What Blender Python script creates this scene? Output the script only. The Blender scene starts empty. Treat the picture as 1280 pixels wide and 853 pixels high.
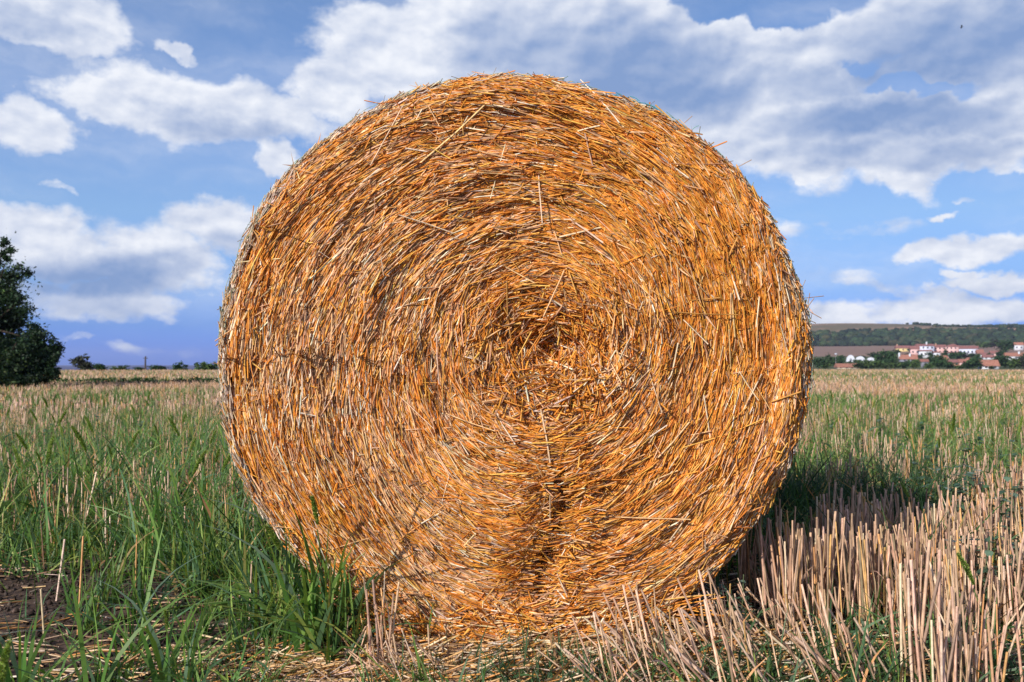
import bpy, math, random
import numpy as np
from mathutils import Vector, noise as mnoise
sc = bpy.context.scene
R = math.radians
random.seed(7)
rng = np.random.default_rng(11)

# ------------------------------------------------------------------ camera
FPX = 1150.0                      # focal length in pixels of the 1280 wide photo
CAMH = 0.72
PITCH = math.atan((455 - 426.5) / FPX)
cam_d = bpy.data.cameras.new('camera')
cam = bpy.data.objects.new('camera', cam_d)
sc.collection.objects.link(cam)
cam.location = (0, 0, CAMH)
cam.rotation_euler = (math.pi / 2 + PITCH, 0, 0)
cam_d.sensor_width = 36
cam_d.lens = 36 * FPX / 1280
cam_d.clip_start = 0.05
cam_d.clip_end = 30000
cam_d.dof.use_dof = True
cam_d.dof.focus_distance = 2.35
cam_d.dof.aperture_fstop = 9.0
sc.camera = cam

# ------------------------------------------------------------------ sun and sky
SUN_EL, SUN_AZ = 28.0, 217.5      # azimuth measured from +Y towards +X
sun_dir = Vector((math.sin(R(SUN_AZ)) * math.cos(R(SUN_EL)), math.cos(R(SUN_AZ)) * math.cos(R(SUN_EL)), math.sin(R(SUN_EL))))
sd = bpy.data.lights.new('sun', 'SUN')
sd.energy = 4.9
sd.angle = R(0.5)
sd.color = (1.0, 0.93, 0.82)
so = bpy.data.objects.new('sun', sd)
sc.collection.objects.link(so)
so.rotation_euler = (-sun_dir).to_track_quat('-Z', 'Y').to_euler()

sc.view_settings.view_transform = 'Standard'
sc.view_settings.look = 'None'
sc.view_settings.gamma = 1
sc.view_settings.exposure = 0.0
sc.view_settings.use_curve_mapping = False
sc.cycles.use_denoising = True
sc.cycles.max_bounces = 6
sc.cycles.diffuse_bounces = 3
sc.cycles.transparent_max_bounces = 8
sc.cycles.volume_bounces = 0

world = bpy.data.worlds.new("World")
sc.world = world
world.use_nodes = True
nt = world.node_tree
nt.nodes.clear()


class NB:
    """small helper to wire nodes"""
    def __init__(s, nt): s.nt = nt
    def n(s, t, **kw):
        x = s.nt.nodes.new(t)
        for k, v in kw.items(): setattr(x, k, v)
        return x
    def put(s, sock, v):
        if hasattr(v, 'is_output') or isinstance(v, bpy.types.NodeSocket): s.nt.links.new(v, sock)
        elif v is not None: sock.default_value = v
    def m(s, op, a, b=None, c=None, clamp=False):
        x = s.n('ShaderNodeMath', operation=op); x.use_clamp = clamp
        s.put(x.inputs[0], a); s.put(x.inputs[1], b); s.put(x.inputs[2], c)
        return x.outputs[0]
    def vm(s, op, a, b=None):
        x = s.n('ShaderNodeVectorMath', operation=op)
        s.put(x.inputs[0], a); s.put(x.inputs[1], b)
        return x.outputs['Value'] if op in ('LENGTH', 'DOT_PRODUCT') else x.outputs[0]
    def mr(s, v, a, b, c=0.0, d=1.0, smooth=True):
        x = s.n('ShaderNodeMapRange'); x.interpolation_type = 'SMOOTHSTEP' if smooth else 'LINEAR'
        s.put(x.inputs[0], v)
        for i, q in enumerate((a, b, c, d)): s.put(x.inputs[1 + i], q)
        return x.outputs[0]
    def noise(s, vec, scale, detail=5, rough=0.55, dist=0.0, dim='3D', out=0):
        x = s.n('ShaderNodeTexNoise'); x.noise_dimensions = dim
        s.put(x.inputs['Vector'], vec); x.inputs['Scale'].default_value = scale
        x.inputs['Detail'].default_value = detail; x.inputs['Roughness'].default_value = rough
        x.inputs['Distortion'].default_value = dist
        return x.outputs[out]
    def mix(s, f, a, b, blend='MIX'):
        x = s.n('ShaderNodeMix'); x.data_type = 'RGBA'; x.blend_type = blend
        s.put(x.inputs[0], f); s.put(x.inputs[6], a); s.put(x.inputs[7], b)
        return x.outputs[2]
    def mapping(s, vec, loc=(0, 0, 0), rot=(0, 0, 0), scale=(1, 1, 1), vt='POINT'):
        x = s.n('ShaderNodeMapping'); x.vector_type = vt
        s.put(x.inputs[0], vec); x.inputs[1].default_value = loc; x.inputs[2].default_value = rot; x.inputs[3].default_value = scale
        return x.outputs[0]
    def ramp(s, f, stops):
        x = s.n('ShaderNodeValToRGB'); s.put(x.inputs[0], f)
        e = x.color_ramp.elements
        while len(e) < len(stops): e.new(0.5)
        for i, (p, c) in enumerate(stops): e[i].position = p; e[i].color = (*c, 1)
        return x.outputs[0]


def px_dir(X, Y):
    """world direction seen at a photo pixel"""
    a, b, c = (X - 640), FPX, (426.5 - Y)
    y = b * math.cos(PITCH) - c * math.sin(PITCH)
    z = b * math.sin(PITCH) + c * math.cos(PITCH)
    return Vector((a, y, z)).normalized()


def azel(X, Y):
    d = px_dir(X, Y)
    return math.degrees(math.atan2(d.x, d.y)), math.degrees(math.asin(d.z))


def build_sky():
    b = NB(nt)
    tc = b.n('ShaderNodeTexCoord').outputs['Generated']
    sep = b.n('ShaderNodeSeparateXYZ'); b.put(sep.inputs[0], b.vm('NORMALIZE', tc))
    az = b.m('MULTIPLY', b.m('ARCTAN2', sep.outputs[0], sep.outputs[1]), 57.2958)
    el = b.m('MULTIPLY', b.m('ARCSINE', sep.outputs[2]), 57.2958)
    comb = b.n('ShaderNodeCombineXYZ'); b.put(comb.inputs[0], az); b.put(comb.inputs[1], el)
    p0 = comb.outputs[0]
    # domain warp in degrees
    w1 = b.vm('SUBTRACT', b.noise(p0, 0.22, 5, 0.6, out=1), (0.5, 0.5, 0.5))
    x = b.n('ShaderNodeVectorMath', operation='MULTIPLY'); b.put(x.inputs[0], w1); x.inputs[1].default_value = (5.5, 3.4, 0)
    p = b.vm('ADD', p0, x.outputs[0])
    K = 57.2958 / FPX  # degrees per pixel

    def blobs(lst, pin):
        acc = None
        for (cx, cy, rx, ry, rot, st) in lst:
            a, e = azel(cx, cy)
            q = b.mapping(pin, loc=(a, e, 0), rot=(0, 0, -R(rot)), scale=(rx * K, ry * K, 1000), vt='TEXTURE')
            v = b.mr(b.vm('LENGTH', q), 1.55, 0.25, 0.0, st)
            acc = v if acc is None else b.m('MAXIMUM', acc, v)
        return acc
    white = [
        (60, 22, 100, 34, 0, 1), (228, 57, 40, 10, 18, .75), (150, 118, 110, 30, 2, .95), (235, 128, 140, 48, 8, 1), (330, 150, 90, 36, 5, .9),
        (38, 160, 55, 32, 0, .9), (350, 200, 48, 20, 25, .85), (70, 236, 22, 8, 15, .6), (60, 305, 100, 44, 0, .95), (190, 325, 90, 46, 15, .95),
        (285, 285, 85, 34, 0, .95), (120, 372, 120, 26, 0, .8), (500, 60, 110, 70, 0, 1), (420, 110, 70, 40, 0, .9), (560, 20, 100, 50, 0, 1),
        (640, 60, 130, 90, 0, 1.3), (760, 70, 170, 100, 0, 1.5), (890, 110, 170, 95, 0, 1.45), (1010, 145, 150, 72, 0, 1.35), (1000, 60, 120, 50, 0, 1.2), (1150, 165, 130, 52, 0, 1.35),
        (1240, 150, 90, 60, 0, 1.2), (1210, 40, 180, 66, 0, 1.5), (1130, 212, 60, 26, 25, .9), (983, 222, 18, 10, 30, .7), (1195, 226, 28, 10, 25, .7),
        (1212, 243, 18, 8, 30, .65), (1190, 265, 20, 6, -10, .6), (1190, 313, 95, 17, -4, .85), (1130, 322, 40, 10, 0, .75), (1200, 339, 26, 7, 0, .7),
        (1250, 350, 55, 14, 0, .85), (1160, 368, 90, 14, 10, .7), (1190, 388, 140, 22, 0, .8), (1050, 398, 60, 20, 0, .75), (1260, 385, 60, 22, 0, .8),
        (190, 433, 80, 12, 0, .38), (100, 419, 30, 6, 0, .36), (1030, 285, 110, 18, 0, .5), (1060, 350, 80, 20, 0, .40),
        (1262, 205, 40, 12, 0, .7)]
    dark = [
        (790, 85, 130, 62, 0, 1), (860, 118, 110, 34, 0, .95), (690, 70, 90, 60, 0, .7), (1110, 150, 130, 26, 3, 1), (1190, 60, 150, 52, 0, .95), (1070, 180, 120, 22, 0, .6),
        (1010, 110, 70, 26, 0, .65), (620, 60, 60, 50, 0, .6), (130, 345, 85, 32, 0, 1), (60, 350, 60, 22, 0, .8), (290, 305, 50, 16, 0, .5), (290, 165, 90, 14, 10, .55),
        (240, 140, 60, 10, 8, .4), (45, 30, 60, 14, 0, .5), (110, 378, 100, 22, 0, .55), (1200, 372, 80, 10, 0, .3), (1190, 190, 100, 16, 0, .6)]
    gaps = [(905, 4, 60, 16, 5, 1.5), (985, 18, 42, 24, 20, 1.6), (1090, 82, 46, 12, 5, 1.4), (1125, 112, 60, 11, 10, 1.15), (1212, 112, 30, 20, 0, 1.0),
            (1240, 225, 60, 12, 0, .8)]
    wb = blobs(white, p)
    db = blobs(dark, p)
    gb = blobs(gaps, p)
    # generic clouds for the rest of the sky
    gm = b.mapping(p, scale=(0.045, 0.11, 1))
    gen = b.mr(b.noise(gm, 1.0, 4, 0.55), 0.5, 0.68)
    frame = b.m('MULTIPLY', b.mr(b.m('ABSOLUTE', az), 31, 37), 1.0)
    frame2 = b.mr(el, 23.0, 29.0)
    outside = b.m('MAXIMUM', frame, frame2)
    gen = b.m('MULTIPLY', b.m('MULTIPLY', gen, outside), b.mr(el, 1, 8))
    wb = b.m('MAXIMUM', wb, gen)
    # detail noise, stretched sideways
    dm = b.mapping(p0, scale=(0.62, 1.0, 1))
    n1 = b.noise(dm, 0.33, 10, 0.57, 0.0)
    dm2 = b.mapping(p0, loc=(-0.20, 0.45, 0), scale=(0.62, 1.0, 1))
    n2 = b.noise(dm2, 0.32, 5, 0.48, 0.0)
    n3 = b.noise(dm, 0.32, 5, 0.48, 0.0)
    fr = b.m('SUBTRACT', n1, 0.5)
    dens = b.m('ADD', b.m('SUBTRACT', b.m('MULTIPLY', wb, 1.45), b.m('MULTIPLY', gb, 0.95)), b.m('MULTIPLY', fr, 2.3))
    cov = b.mr(dens, 0.38, 1.0)
    cov = b.m('MULTIPLY', cov, b.mr(wb, 0.02, 0.25))
    cov = b.m('MULTIPLY', cov, b.mr(el, -0.2, 1.2))
    thin = b.m('MULTIPLY', b.mr(b.noise(b.mapping(p, scale=(0.05, 0.16, 1)), 1.0, 6, 0.6), 0.38, 0.76), 0.45)
    thin = b.m('MULTIPLY', thin, b.mr(el, 0.5, 6))
    cov = b.m('MAXIMUM', cov, thin)
    relief = b.m('MULTIPLY', b.m('MULTIPLY', b.m('SUBTRACT', n3, n2), 2.8), b.mr(db, 0.1, 0.9, 1.0, 0.45))
    # sky
    sky = b.n('ShaderNodeTexSky'); sky.sky_type = 'NISHITA'; sky.sun_disc = False
    sky.sun_elevation = R(SUN_EL); sky.sun_rotation = R(SUN_AZ)
    sky.air_density = 1.0; sky.dust_density = 0.4; sky.ozone_density = 2.5
    stops = [(0.0, (0.20, 0.43, 1.9)), (0.02, (0.23, 0.46, 1.8)), (0.0575, (0.28, 0.51, 1.40)), (0.12, (0.54, 0.74, 1.28)), (0.22, (0.90, 1.02, 1.30)), (0.35, (1.05, 1.12, 1.38)), (0.6, (1.15, 1.24, 1.45)), (1.0, (1.0, 1.05, 1.2))]
    tint = b.ramp(b.m('DIVIDE', el, 40.0, clamp=True), [(p_, tuple(v * 0.5 for v in c_)) for p_, c_ in stops])
    tv = b.n('ShaderNodeVectorMath', operation='SCALE'); b.put(tv.inputs[0], tint); b.put(tv.inputs['Scale'], b.mr(az, -30, 30, 2.08, 1.62, False))
    cv = b.n('ShaderNodeVectorMath', operation='MULTIPLY'); b.put(cv.inputs[0], sky.outputs[0]); b.put(cv.inputs[1], tv.outputs[0])
    clear = cv.outputs[0]
    S = 0.11
    hi = tuple(v / S for v in (0.90, 0.93, 1.0)) + (1,)
    lo = tuple(v / S for v in (0.24, 0.36, 0.63)) + (1,)
    shade = b.m('SUBTRACT', b.m('ADD', 0.80, relief), b.m('MULTIPLY', db, 0.80), clamp=True)
    ccol = b.mix(shade, lo, hi)
    col = b.mix(cov, clear, ccol)
    bg = b.n('ShaderNodeBackground'); b.put(bg.inputs[0], col); bg.inputs[1].default_value = S
    out = b.n('ShaderNodeOutputWorld'); nt.links.new(bg.outputs[0], out.inputs[0])


build_sky()
world.cycles.sampling_method = 'MANUAL'
world.cycles.sample_map_resolution = 1024

# ------------------------------------------------------------------ helpers
COL = sc.collection


def link(o, parent=None):
    COL.objects.link(o)
    if parent is not None: o.parent = parent
    return o


def tag(o, label=None, cat=None, group=None, kind=None):
    if label: o['label'] = label
    if cat: o['category'] = cat
    if group: o['group'] = group
    if kind: o['kind'] = kind
    return o


def empty(name, loc=(0, 0, 0), rz=0.0, s=1.0):
    o = bpy.data.objects.new(name, None)
    o.location = loc; o.rotation_euler = (0, 0, rz); o.scale = (s, s, s)
    return link(o)


def np_mesh(name, V, F, colr, mat, smooth=False):
    """V (N,3), F (M,k) uniform faces, colr (N,3) per vertex"""
    V = np.asarray(V, np.float32); F = np.asarray(F, np.int32)
    me = bpy.data.meshes.new(name)
    k = F.shape[1]
    me.vertices.add(len(V)); me.vertices.foreach_set('co', V.ravel())
    me.loops.add(F.size); me.loops.foreach_set('vertex_index', F.ravel())
    me.polygons.add(len(F)); me.polygons.foreach_set('loop_start', np.arange(len(F), dtype=np.int32) * k)
    if smooth: me.polygons.foreach_set('use_smooth', np.ones(len(F), bool))
    if colr is not None:
        at = me.attributes.new('Col', 'FLOAT_COLOR', 'POINT')
        c = np.ones((len(V), 4), np.float32); c[:, :3] = colr
        at.data.foreach_set('color', c.ravel())
    me.update()
    me.materials.append(mat)
    return me


def obj(name, me, parent=None, loc=None):
    o = bpy.data.objects.new(name, me)
    if loc is not None: o.location = loc
    return link(o, parent)


class Geo:
    """accumulates triangles/quads as quads (tri = repeated last index is avoided: separate list)"""
    def __init__(s): s.V = []; s.F = []; s.C = []; s.n = 0
    def add(s, V, F, C):
        s.V.append(V); s.F.append(F + s.n); s.C.append(C); s.n += len(V)
    def mesh(s, name, mat, smooth=False):
        return np_mesh(name, np.concatenate(s.V), np.concatenate(s.F), np.concatenate(s.C), mat, smooth)


def norm(a): return a / np.maximum(np.linalg.norm(a, axis=-1, keepdims=True), 1e-9)


def curve_pts(P, D, B, L, K):
    t = np.linspace(0, 1, K + 1)[None, :, None]
    Pt = P[:, None] + L[:, None, None] * (D[:, None] * t + B[:, None] * t * t)
    Tg = norm(D[:, None] + 2 * B[:, None] * t)
    return Pt, Tg, t


def ribbons(P, D, B, L, Wd, K, C, C2=None, taper=2.2, side=None):
    """flat tapering blades"""
    N = len(P)
    Pt, Tg, t = curve_pts(P, D, B, L, K)
    if side is None:
        a = rng.uniform(0, 2 * np.pi, N)
        side = np.stack([np.cos(a), np.sin(a), np.zeros(N)], 1)
    S = side[:, None] - Tg * np.sum(side[:, None] * Tg, 2, keepdims=True)
    S = norm(S)
    w = Wd[:, None, None] * 0.5 * np.clip(1.02 - t ** taper, 0.03, 1)
    V = np.stack([Pt - S * w, Pt + S * w], 2).reshape(-1, 3)
    base = (np.arange(N) * (K + 1) * 2)[:, None]
    j = np.arange(K)[None] * 2
    F = np.stack([base + j, base + j + 1, base + j + 3, base + j + 2], -1).reshape(-1, 4)
    C2 = C if C2 is None else C2
    CC = C[:, None] * (1 - t) + C2[:, None] * t
    CC = np.repeat(CC[:, :, None], 2, 2).reshape(-1, 3)
    return V, F, CC


def prisms(P, D, B, L, Rd, K, C, sides=3, flat=None, C2=None, r_end=1.0):
    """thin round-ish stalks; capped by the last ring closing slightly"""
    N = len(P)
    Pt, Tg, t = curve_pts(P, D, B, L, K)
    ref = np.where(np.abs(D[:, 2:3]) > 0.8 * np.linalg.norm(D, axis=1, keepdims=True), np.array([[1.0, 0, 0]]), np.array([[0, 0, 1.0]]))
    U = norm(np.cross(Tg, ref[:, None])); W = np.cross(Tg, U)
    ph = rng.uniform(0, 2 * np.pi, N)
    ang = ph[:, None] + np.arange(sides)[None] * 2 * np.pi / sides
    r = (Rd[:, None] * (1 - (1 - r_end) * t[0, :, 0][None]))[:, :, None, None]
    V = Pt[:, :, None] + r * (np.cos(ang)[:, None, :, None] * U[:, :, None] + np.sin(ang)[:, None, :, None] * W[:, :, None])
    V = V.reshape(-1, 3)
    base = (np.arange(N) * (K + 1) * sides)[:, None, None]
    j = (np.arange(K) * sides)[None, :, None]
    s0 = np.arange(sides)[None, None]; s1 = (s0 + 1) % sides
    F = np.stack([base + j + s0, base + j + s1, base + j + sides + s1, base + j + sides + s0], -1).reshape(-1, 4)
    C2 = C if C2 is None else C2
    CC = C[:, None] * (1 - t) + C2[:, None] * t
    CC = np.repeat(CC[:, :, None], sides, 2).reshape(-1, 3)
    return V, F, CC


class Noise2:
    def __init__(s, seed, n=64):
        r = np.random.default_rng(seed); s.g = r.random((n, n)); s.n = n
    def __call__(s, x, y):
        xi = np.floor(x).astype(int); yi = np.floor(y).astype(int)
        fx = x - xi; fy = y - yi
        fx = fx * fx * (3 - 2 * fx); fy = fy * fy * (3 - 2 * fy)
        n = s.n; a = s.g[xi % n, yi % n]; b_ = s.g[(xi + 1) % n, yi % n]; c = s.g[xi % n, (yi + 1) % n]; d = s.g[(xi + 1) % n, (yi + 1) % n]
        return (a * (1 - fx) + b_ * fx) * (1 - fy) + (c * (1 - fx) + d * fx) * fy - 0.5
    def fbm(s, x, y, o=4):
        v = 0; a = 1.0
        for i in range(o):
            v = v + a * s(x * 2 ** i + i * 7.3, y * 2 ** i + i * 3.1); a *= 0.5
        return v


NA, NBn, NC = Noise2(1), Noise2(2), Noise2(3)


def pal(N, cols, wts, var=0.12, r=None):
    r = r or rng
    cols = np.array(cols); w = np.array(wts, float); w /= w.sum()
    i = r.choice(len(cols), N, p=w)
    c = cols[i] * (1 + r.normal(0, var, (N, 1))) * (1 + r.normal(0, 0.04, (N, 3)))
    return np.clip(c, 0.004, 0.95)


# ------------------------------------------------------------------ materials
def new_mat(name):
    m = bpy.data.materials.new(name); m.use_nodes = True
    m.node_tree.nodes.clear(); return m, NB(m.node_tree)


def principled(b, base, rough=0.7, spec=0.3, bump=None, bstr=0.3, bdist=0.01):
    p = b.n('ShaderNodeBsdfPrincipled'); b.put(p.inputs['Base Color'], base)
    b.put(p.inputs['Roughness'], rough); p.inputs['Specular IOR Level'].default_value = spec
    if bump is not None:
        bn = b.n('ShaderNodeBump'); b.put(bn.inputs['Height'], bump); bn.inputs['Strength'].default_value = bstr
        bn.inputs['Distance'].default_value = bdist; b.nt.links.new(bn.outputs[0], p.inputs['Normal'])
    return p.outputs[0]


def finish(b, sh):
    o = b.n('ShaderNodeOutputMaterial'); b.nt.links.new(sh, o.inputs[0])


def attr_mat(name, rough=0.6, spec=0.3, trans=0.0, mottle=0.25, mscale=40, ttint=(1.25, 1.3, 0.6, 1)):
    m, b = new_mat(name)
    a = b.n('ShaderNodeAttribute'); a.attribute_name = 'Col'
    tc = b.n('ShaderNodeTexCoord').outputs['Object']
    f = b.mr(b.noise(tc, mscale, 3, 0.6), 0.3, 0.7, 1 - mottle, 1 + mottle * 0.5)
    cc = b.n('ShaderNodeVectorMath', operation='SCALE'); b.put(cc.inputs[0], a.outputs['Color']); b.put(cc.inputs['Scale'], f)
    sh = principled(b, cc.outputs[0], rough, spec)
    if trans > 0:
        t = b.n('ShaderNodeBsdfTranslucent')
        b.put(t.inputs[0], b.mix(1.0, cc.outputs[0], ttint, 'MULTIPLY'))
        mx = b.n('ShaderNodeMixShader'); mx.inputs[0].default_value = trans
        b.nt.links.new(sh, mx.inputs[1]); b.nt.links.new(t.outputs[0], mx.inputs[2]); sh = mx.outputs[0]
    finish(b, sh); return m


M_STRAW = attr_mat('straw', 0.5, 0.32, 0.0, 0.30, 60)
M_STUB = attr_mat('stubble_straw', 0.5, 0.35, 0.0, 0.30, 50)
M_GRASS = attr_mat('grass_blade', 0.5, 0.35, 0.30, 0.2, 30)
M_HEAD = attr_mat('seed_head', 0.7, 0.2, 0.25, 0.35, 300)
M_LEAF = attr_mat('leaf', 0.55, 0.3, 0.15, 0.2, 3)
M_FAR = attr_mat('far_foliage', 0.8, 0.1, 0.0, 0.35, 0.5)
M_BARK = attr_mat('bark', 0.9, 0.1, 0.0, 0.4, 12)


def flat_mat(name, c, rough=0.8, var=0.12, scale=1.5, spec=0.2):
    m, b = new_mat(name)
    tc = b.n('ShaderNodeTexCoord').outputs['Object']
    f = b.mr(b.noise(tc, scale, 4, 0.6), 0.3, 0.7, 1 - var, 1 + var)
    v = b.n('ShaderNodeVectorMath', operation='SCALE'); v.inputs[0].default_value = c; b.put(v.inputs['Scale'], f)
    finish(b, principled(b, v.outputs[0], rough, spec)); return m


def soil_far():
    m, b = new_mat('field_ground')
    tc = b.n('ShaderNodeTexCoord').outputs['Object']
    sep = b.n('ShaderNodeSeparateXYZ'); b.put(sep.inputs[0], tc)
    d = b.vm('LENGTH', tc)
    # near soil
    n1 = b.noise(tc, 18, 8, 0.65); n2 = b.noise(tc, 3.0, 4, 0.6)
    soil = b.ramp(n1, [(0.25, (0.030, 0.020, 0.016)), (0.5, (0.075, 0.050, 0.040)), (0.75, (0.14, 0.098, 0.078))])
    chaff = b.mix(b.mr(b.noise(tc, 60, 4, 0.7), 0.52, 0.66, 0, 0.5), soil, (0.30, 0.19, 0.10, 1))
    # mid/far field: bands of green and tan running across
    st = b.mapping(tc, scale=(0.02, 0.10, 1))
    band = b.noise(st, 1.0, 5, 0.6)
    tan = b.mix(b.noise(b.mapping(tc, scale=(1, 0.4, 1)), 0.6, 6, 0.7), (0.27, 0.16, 0.10, 1), (0.36, 0.25, 0.16, 1))
    grn = b.mix(b.noise(tc, 0.4, 6, 0.7), (0.10, 0.15, 0.055, 1), (0.19, 0.23, 0.10, 1))
    fld = b.mix(b.mr(band, 0.44, 0.60), tan, grn)
    near = b.mix(b.mr(d, 9.0, 30.0), chaff, fld)
    # village and beyond: grassy ground, ploughed field, dry hill
    gr = b.mix(b.noise(tc, 0.03, 6, 0.6), (0.05, 0.075, 0.03, 1), (0.11, 0.12, 0.055, 1))
    far = b.mix(b.mr(d, 170, 260), near, gr)
    plough = b.mix(b.noise(b.mapping(tc, scale=(0.01, 0.05, 1)), 1.0, 5, 0.6), (0.21, 0.13, 0.10, 1), (0.30, 0.20, 0.15, 1))
    far = b.mix(b.mr(d, 560, 590), far, plough)
    dry = b.mix(b.mr(b.noise(tc, 0.012, 5, 0.6), 0.4, 0.6), (0.33, 0.21, 0.14, 1), (0.16, 0.13, 0.075, 1))
    far = b.mix(b.mr(d, 1090, 1130), far, dry)
    bh = b.m('ADD', n1, b.m('MULTIPLY', n2, 0.8))
    finish(b, principled(b, far, 0.95, 0.15, bh, 0.9, 0.02)); return m


# ------------------------------------------------------------------ terrain
ZD = np.array([0, 100, 200, 350, 450, 550, 650, 750, 1000, 1150, 1330, 1500, 1620, 2300, 20000.])
ZR = np.array([0, 0, -.35, -1.05, .6, 4.0, 8.0, 10.5, 17, 22, 50, 63, 66, 55, -60.])
ZL = np.array([0, 0, -.6, -4, -8, -12, -14, -16, -18, -20, -22, -22, -22, -30, -60.])


def terrain(x, y):
    x = np.asarray(x, float); y = np.asarray(y, float)
    d = np.hypot(x, y)
    az = np.degrees(np.arctan2(x, y))
    s = np.clip((az + 9) / 16, 0, 1); s = s * s * (3 - 2 * s)
    side = np.where(np.abs(az) > 120, 0, 1)
    zr = np.interp(d, ZD, ZR)
    # skyline drops slightly to the right
    drop = np.clip((az - 17) / 14, -0.4, 1.3)
    zr = zr - np.clip((d - 1150) / 350, 0, 1) * (9.5 * drop)
    zr = zr + np.clip((d - 1100) / 300, 0, 1) * 5.0 * NA.fbm(x / 170 + 20, y / 170 + 5, 3)
    zl = np.interp(d, ZD, ZL)
    z = (zl * (1 - s) + zr * s) * side + (1 - side) * np.minimum(0, -0.01 * (d - 100).clip(0))
    near = np.clip(1 - d / 30, 0, 1)
    z = z + near * (0.035 * NBn.fbm(x * 1.3 + 9, y * 1.3 + 4, 3) + 0.012 * NC.fbm(x * 9 + 3, y * 9, 2)) + np.clip(1 - np.abs(d - 60) / 60, 0, 1) * 0.08 * NA.fbm(x / 9, y / 9, 2)
    z = z + 0.048 * np.exp(-((y - 2.55) / 0.42) ** 2 - (x / 0.75) ** 4)
    return z


def tz(x, y): return float(terrain(x, y))


def build_ground():
    rr = np.concatenate([[0.0], np.geomspace(0.25, 12, 190), np.geomspace(12.3, 150, 110), np.geomspace(153, 2300, 130), [3000, 4500, 6300]])
    a_in = np.radians(np.linspace(-36, 36, 420)); a_out = np.radians(np.linspace(36, 324, 90))[1:-1]
    aa = np.concatenate([a_in, a_out]); na = len(aa); nr = len(rr)
    A, RR = np.meshgrid(aa, rr)
    X = RR * np.sin(A); Y = RR * np.cos(A)
    Z = terrain(X, Y)
    V = np.stack([X, Y, Z], -1).reshape(-1, 3)
    i = np.arange(nr - 1)[:, None]; j = np.arange(na)[None]
    j2 = (j + 1) % na
    F = np.stack([i * na + j, i * na + j2, (i + 1) * na + j2, (i + 1) * na + j], -1).reshape(-1, 4)
    me = np_mesh('ground', V, F[:, ::-1], None, soil_far(), True)
    o = obj('ground', me); tag(o, kind='structure')


build_ground()


def build_sea():
    m, b = new_mat('sea_water')
    tc = b.n('ShaderNodeTexCoord').outputs['Object']
    n = b.noise(b.mapping(tc, scale=(0.02, 0.05, 0.05)), 1.0, 5, 0.6)
    c = b.mix(n, (0.020, 0.016, 0.085, 1), (0.035, 0.026, 0.11, 1))
    finish(b, principled(b, c, 0.55, 0.35, n, 0.4, 1.0))
    V = np.array([[-6300, 250, -9], [3000, 250, -9], [3000, 6300, -9], [-6300, 6300, -9.0]])
    me = np_mesh('sea', V, np.array([[0, 1, 2, 3]]), None, m)
    tag(obj('sea', me), kind='structure')


build_sea()


def gp(X, Y):
    """ground point under a photo pixel on the near flat field"""
    d = px_dir(X, Y)
    t = CAMH / max(-d.z, 1e-4)
    return d.x * t, d.y * t


# ------------------------------------------------------------------ the bale
BX, BY = 0.003, 2.30
RX, RZ, BL = 0.750, 0.730, 1.22
CZ = 0.728
CIN = np.array([0.10, 0.03])


def face_point(rho, th):
    """2D point in the face (x, z from the centre)"""
    k = (1 - rho) ** 1.3
    cx = CIN[0] * k; cz = CIN[1] * k
    ax = RX * (1 - 0.10 * k); az = RZ
    # slight lumpiness of the outline and the sag onto the ground
    lump = 1 + rho ** 3 * (0.008 * np.sin(3 * th + 0.6) + 0.005 * np.sin(7 * th + 2) + 0.003 * np.sin(13 * th))
    return cx + ax * rho * np.cos(th) * lump, cz + az * rho * np.sin(th) * lump


def wrap(a): return (a + np.pi) % (2 * np.pi) - np.pi


def face_h(rho, th):
    """height of the face towards the camera (metres, + is forward)"""
    x, z = face_point(rho, th)
    h = 0.026 * NA.fbm(rho * 15 + 0.12 * th + 5, wrap(th) * 1.1 + 9, 3)
    h += 0.018 * NBn.fbm(x * 3.1 + 7, z * 3.1 + 3, 3)
    h += 0.009 * NC.fbm(x * 14 + 1, z * 14 + 2, 2)
    # hollow heart of the bale, a little above its centre
    dx = (x - 0.09) / 0.13; dz = (z - 0.035) / 0.05
    h -= 0.080 * np.exp(-(dx * dx + dz * dz))
    h -= 0.018 * np.exp(-((x - 0.09) ** 2 + (z - 0.0) ** 2) / 0.055)
    # the crease below it
    gx = x - (0.095 + 0.03 * np.sin(z * 14))
    crease = np.exp(-(gx / 0.032) ** 2) * np.clip((-z - 0.22) / 0.1, 0, 1) * np.clip((0.66 + z) / 0.1, 0, 1)
    h -= 0.042 * crease
    h -= 0.03 * np.exp(-((x - 0.10) / 0.10) ** 2 - ((z + 0.50) / 0.05) ** 2)
    # the ridge beside it on the right
    h += 0.02 * np.exp(-((x - 0.30) / 0.16) ** 2 - ((z - 0.10) / 0.28) ** 2)
    # rounded shoulder
    e = np.clip((rho - 0.90) / 0.10, 0, 1.2)
    h -= 0.055 * e ** 2.2
    return h


def face3(rho, th, lift):
    x, z = face_point(rho, th)
    return np.stack([BX + x, BY - face_h(rho, th) - lift, CZ + z], -1)


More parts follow.
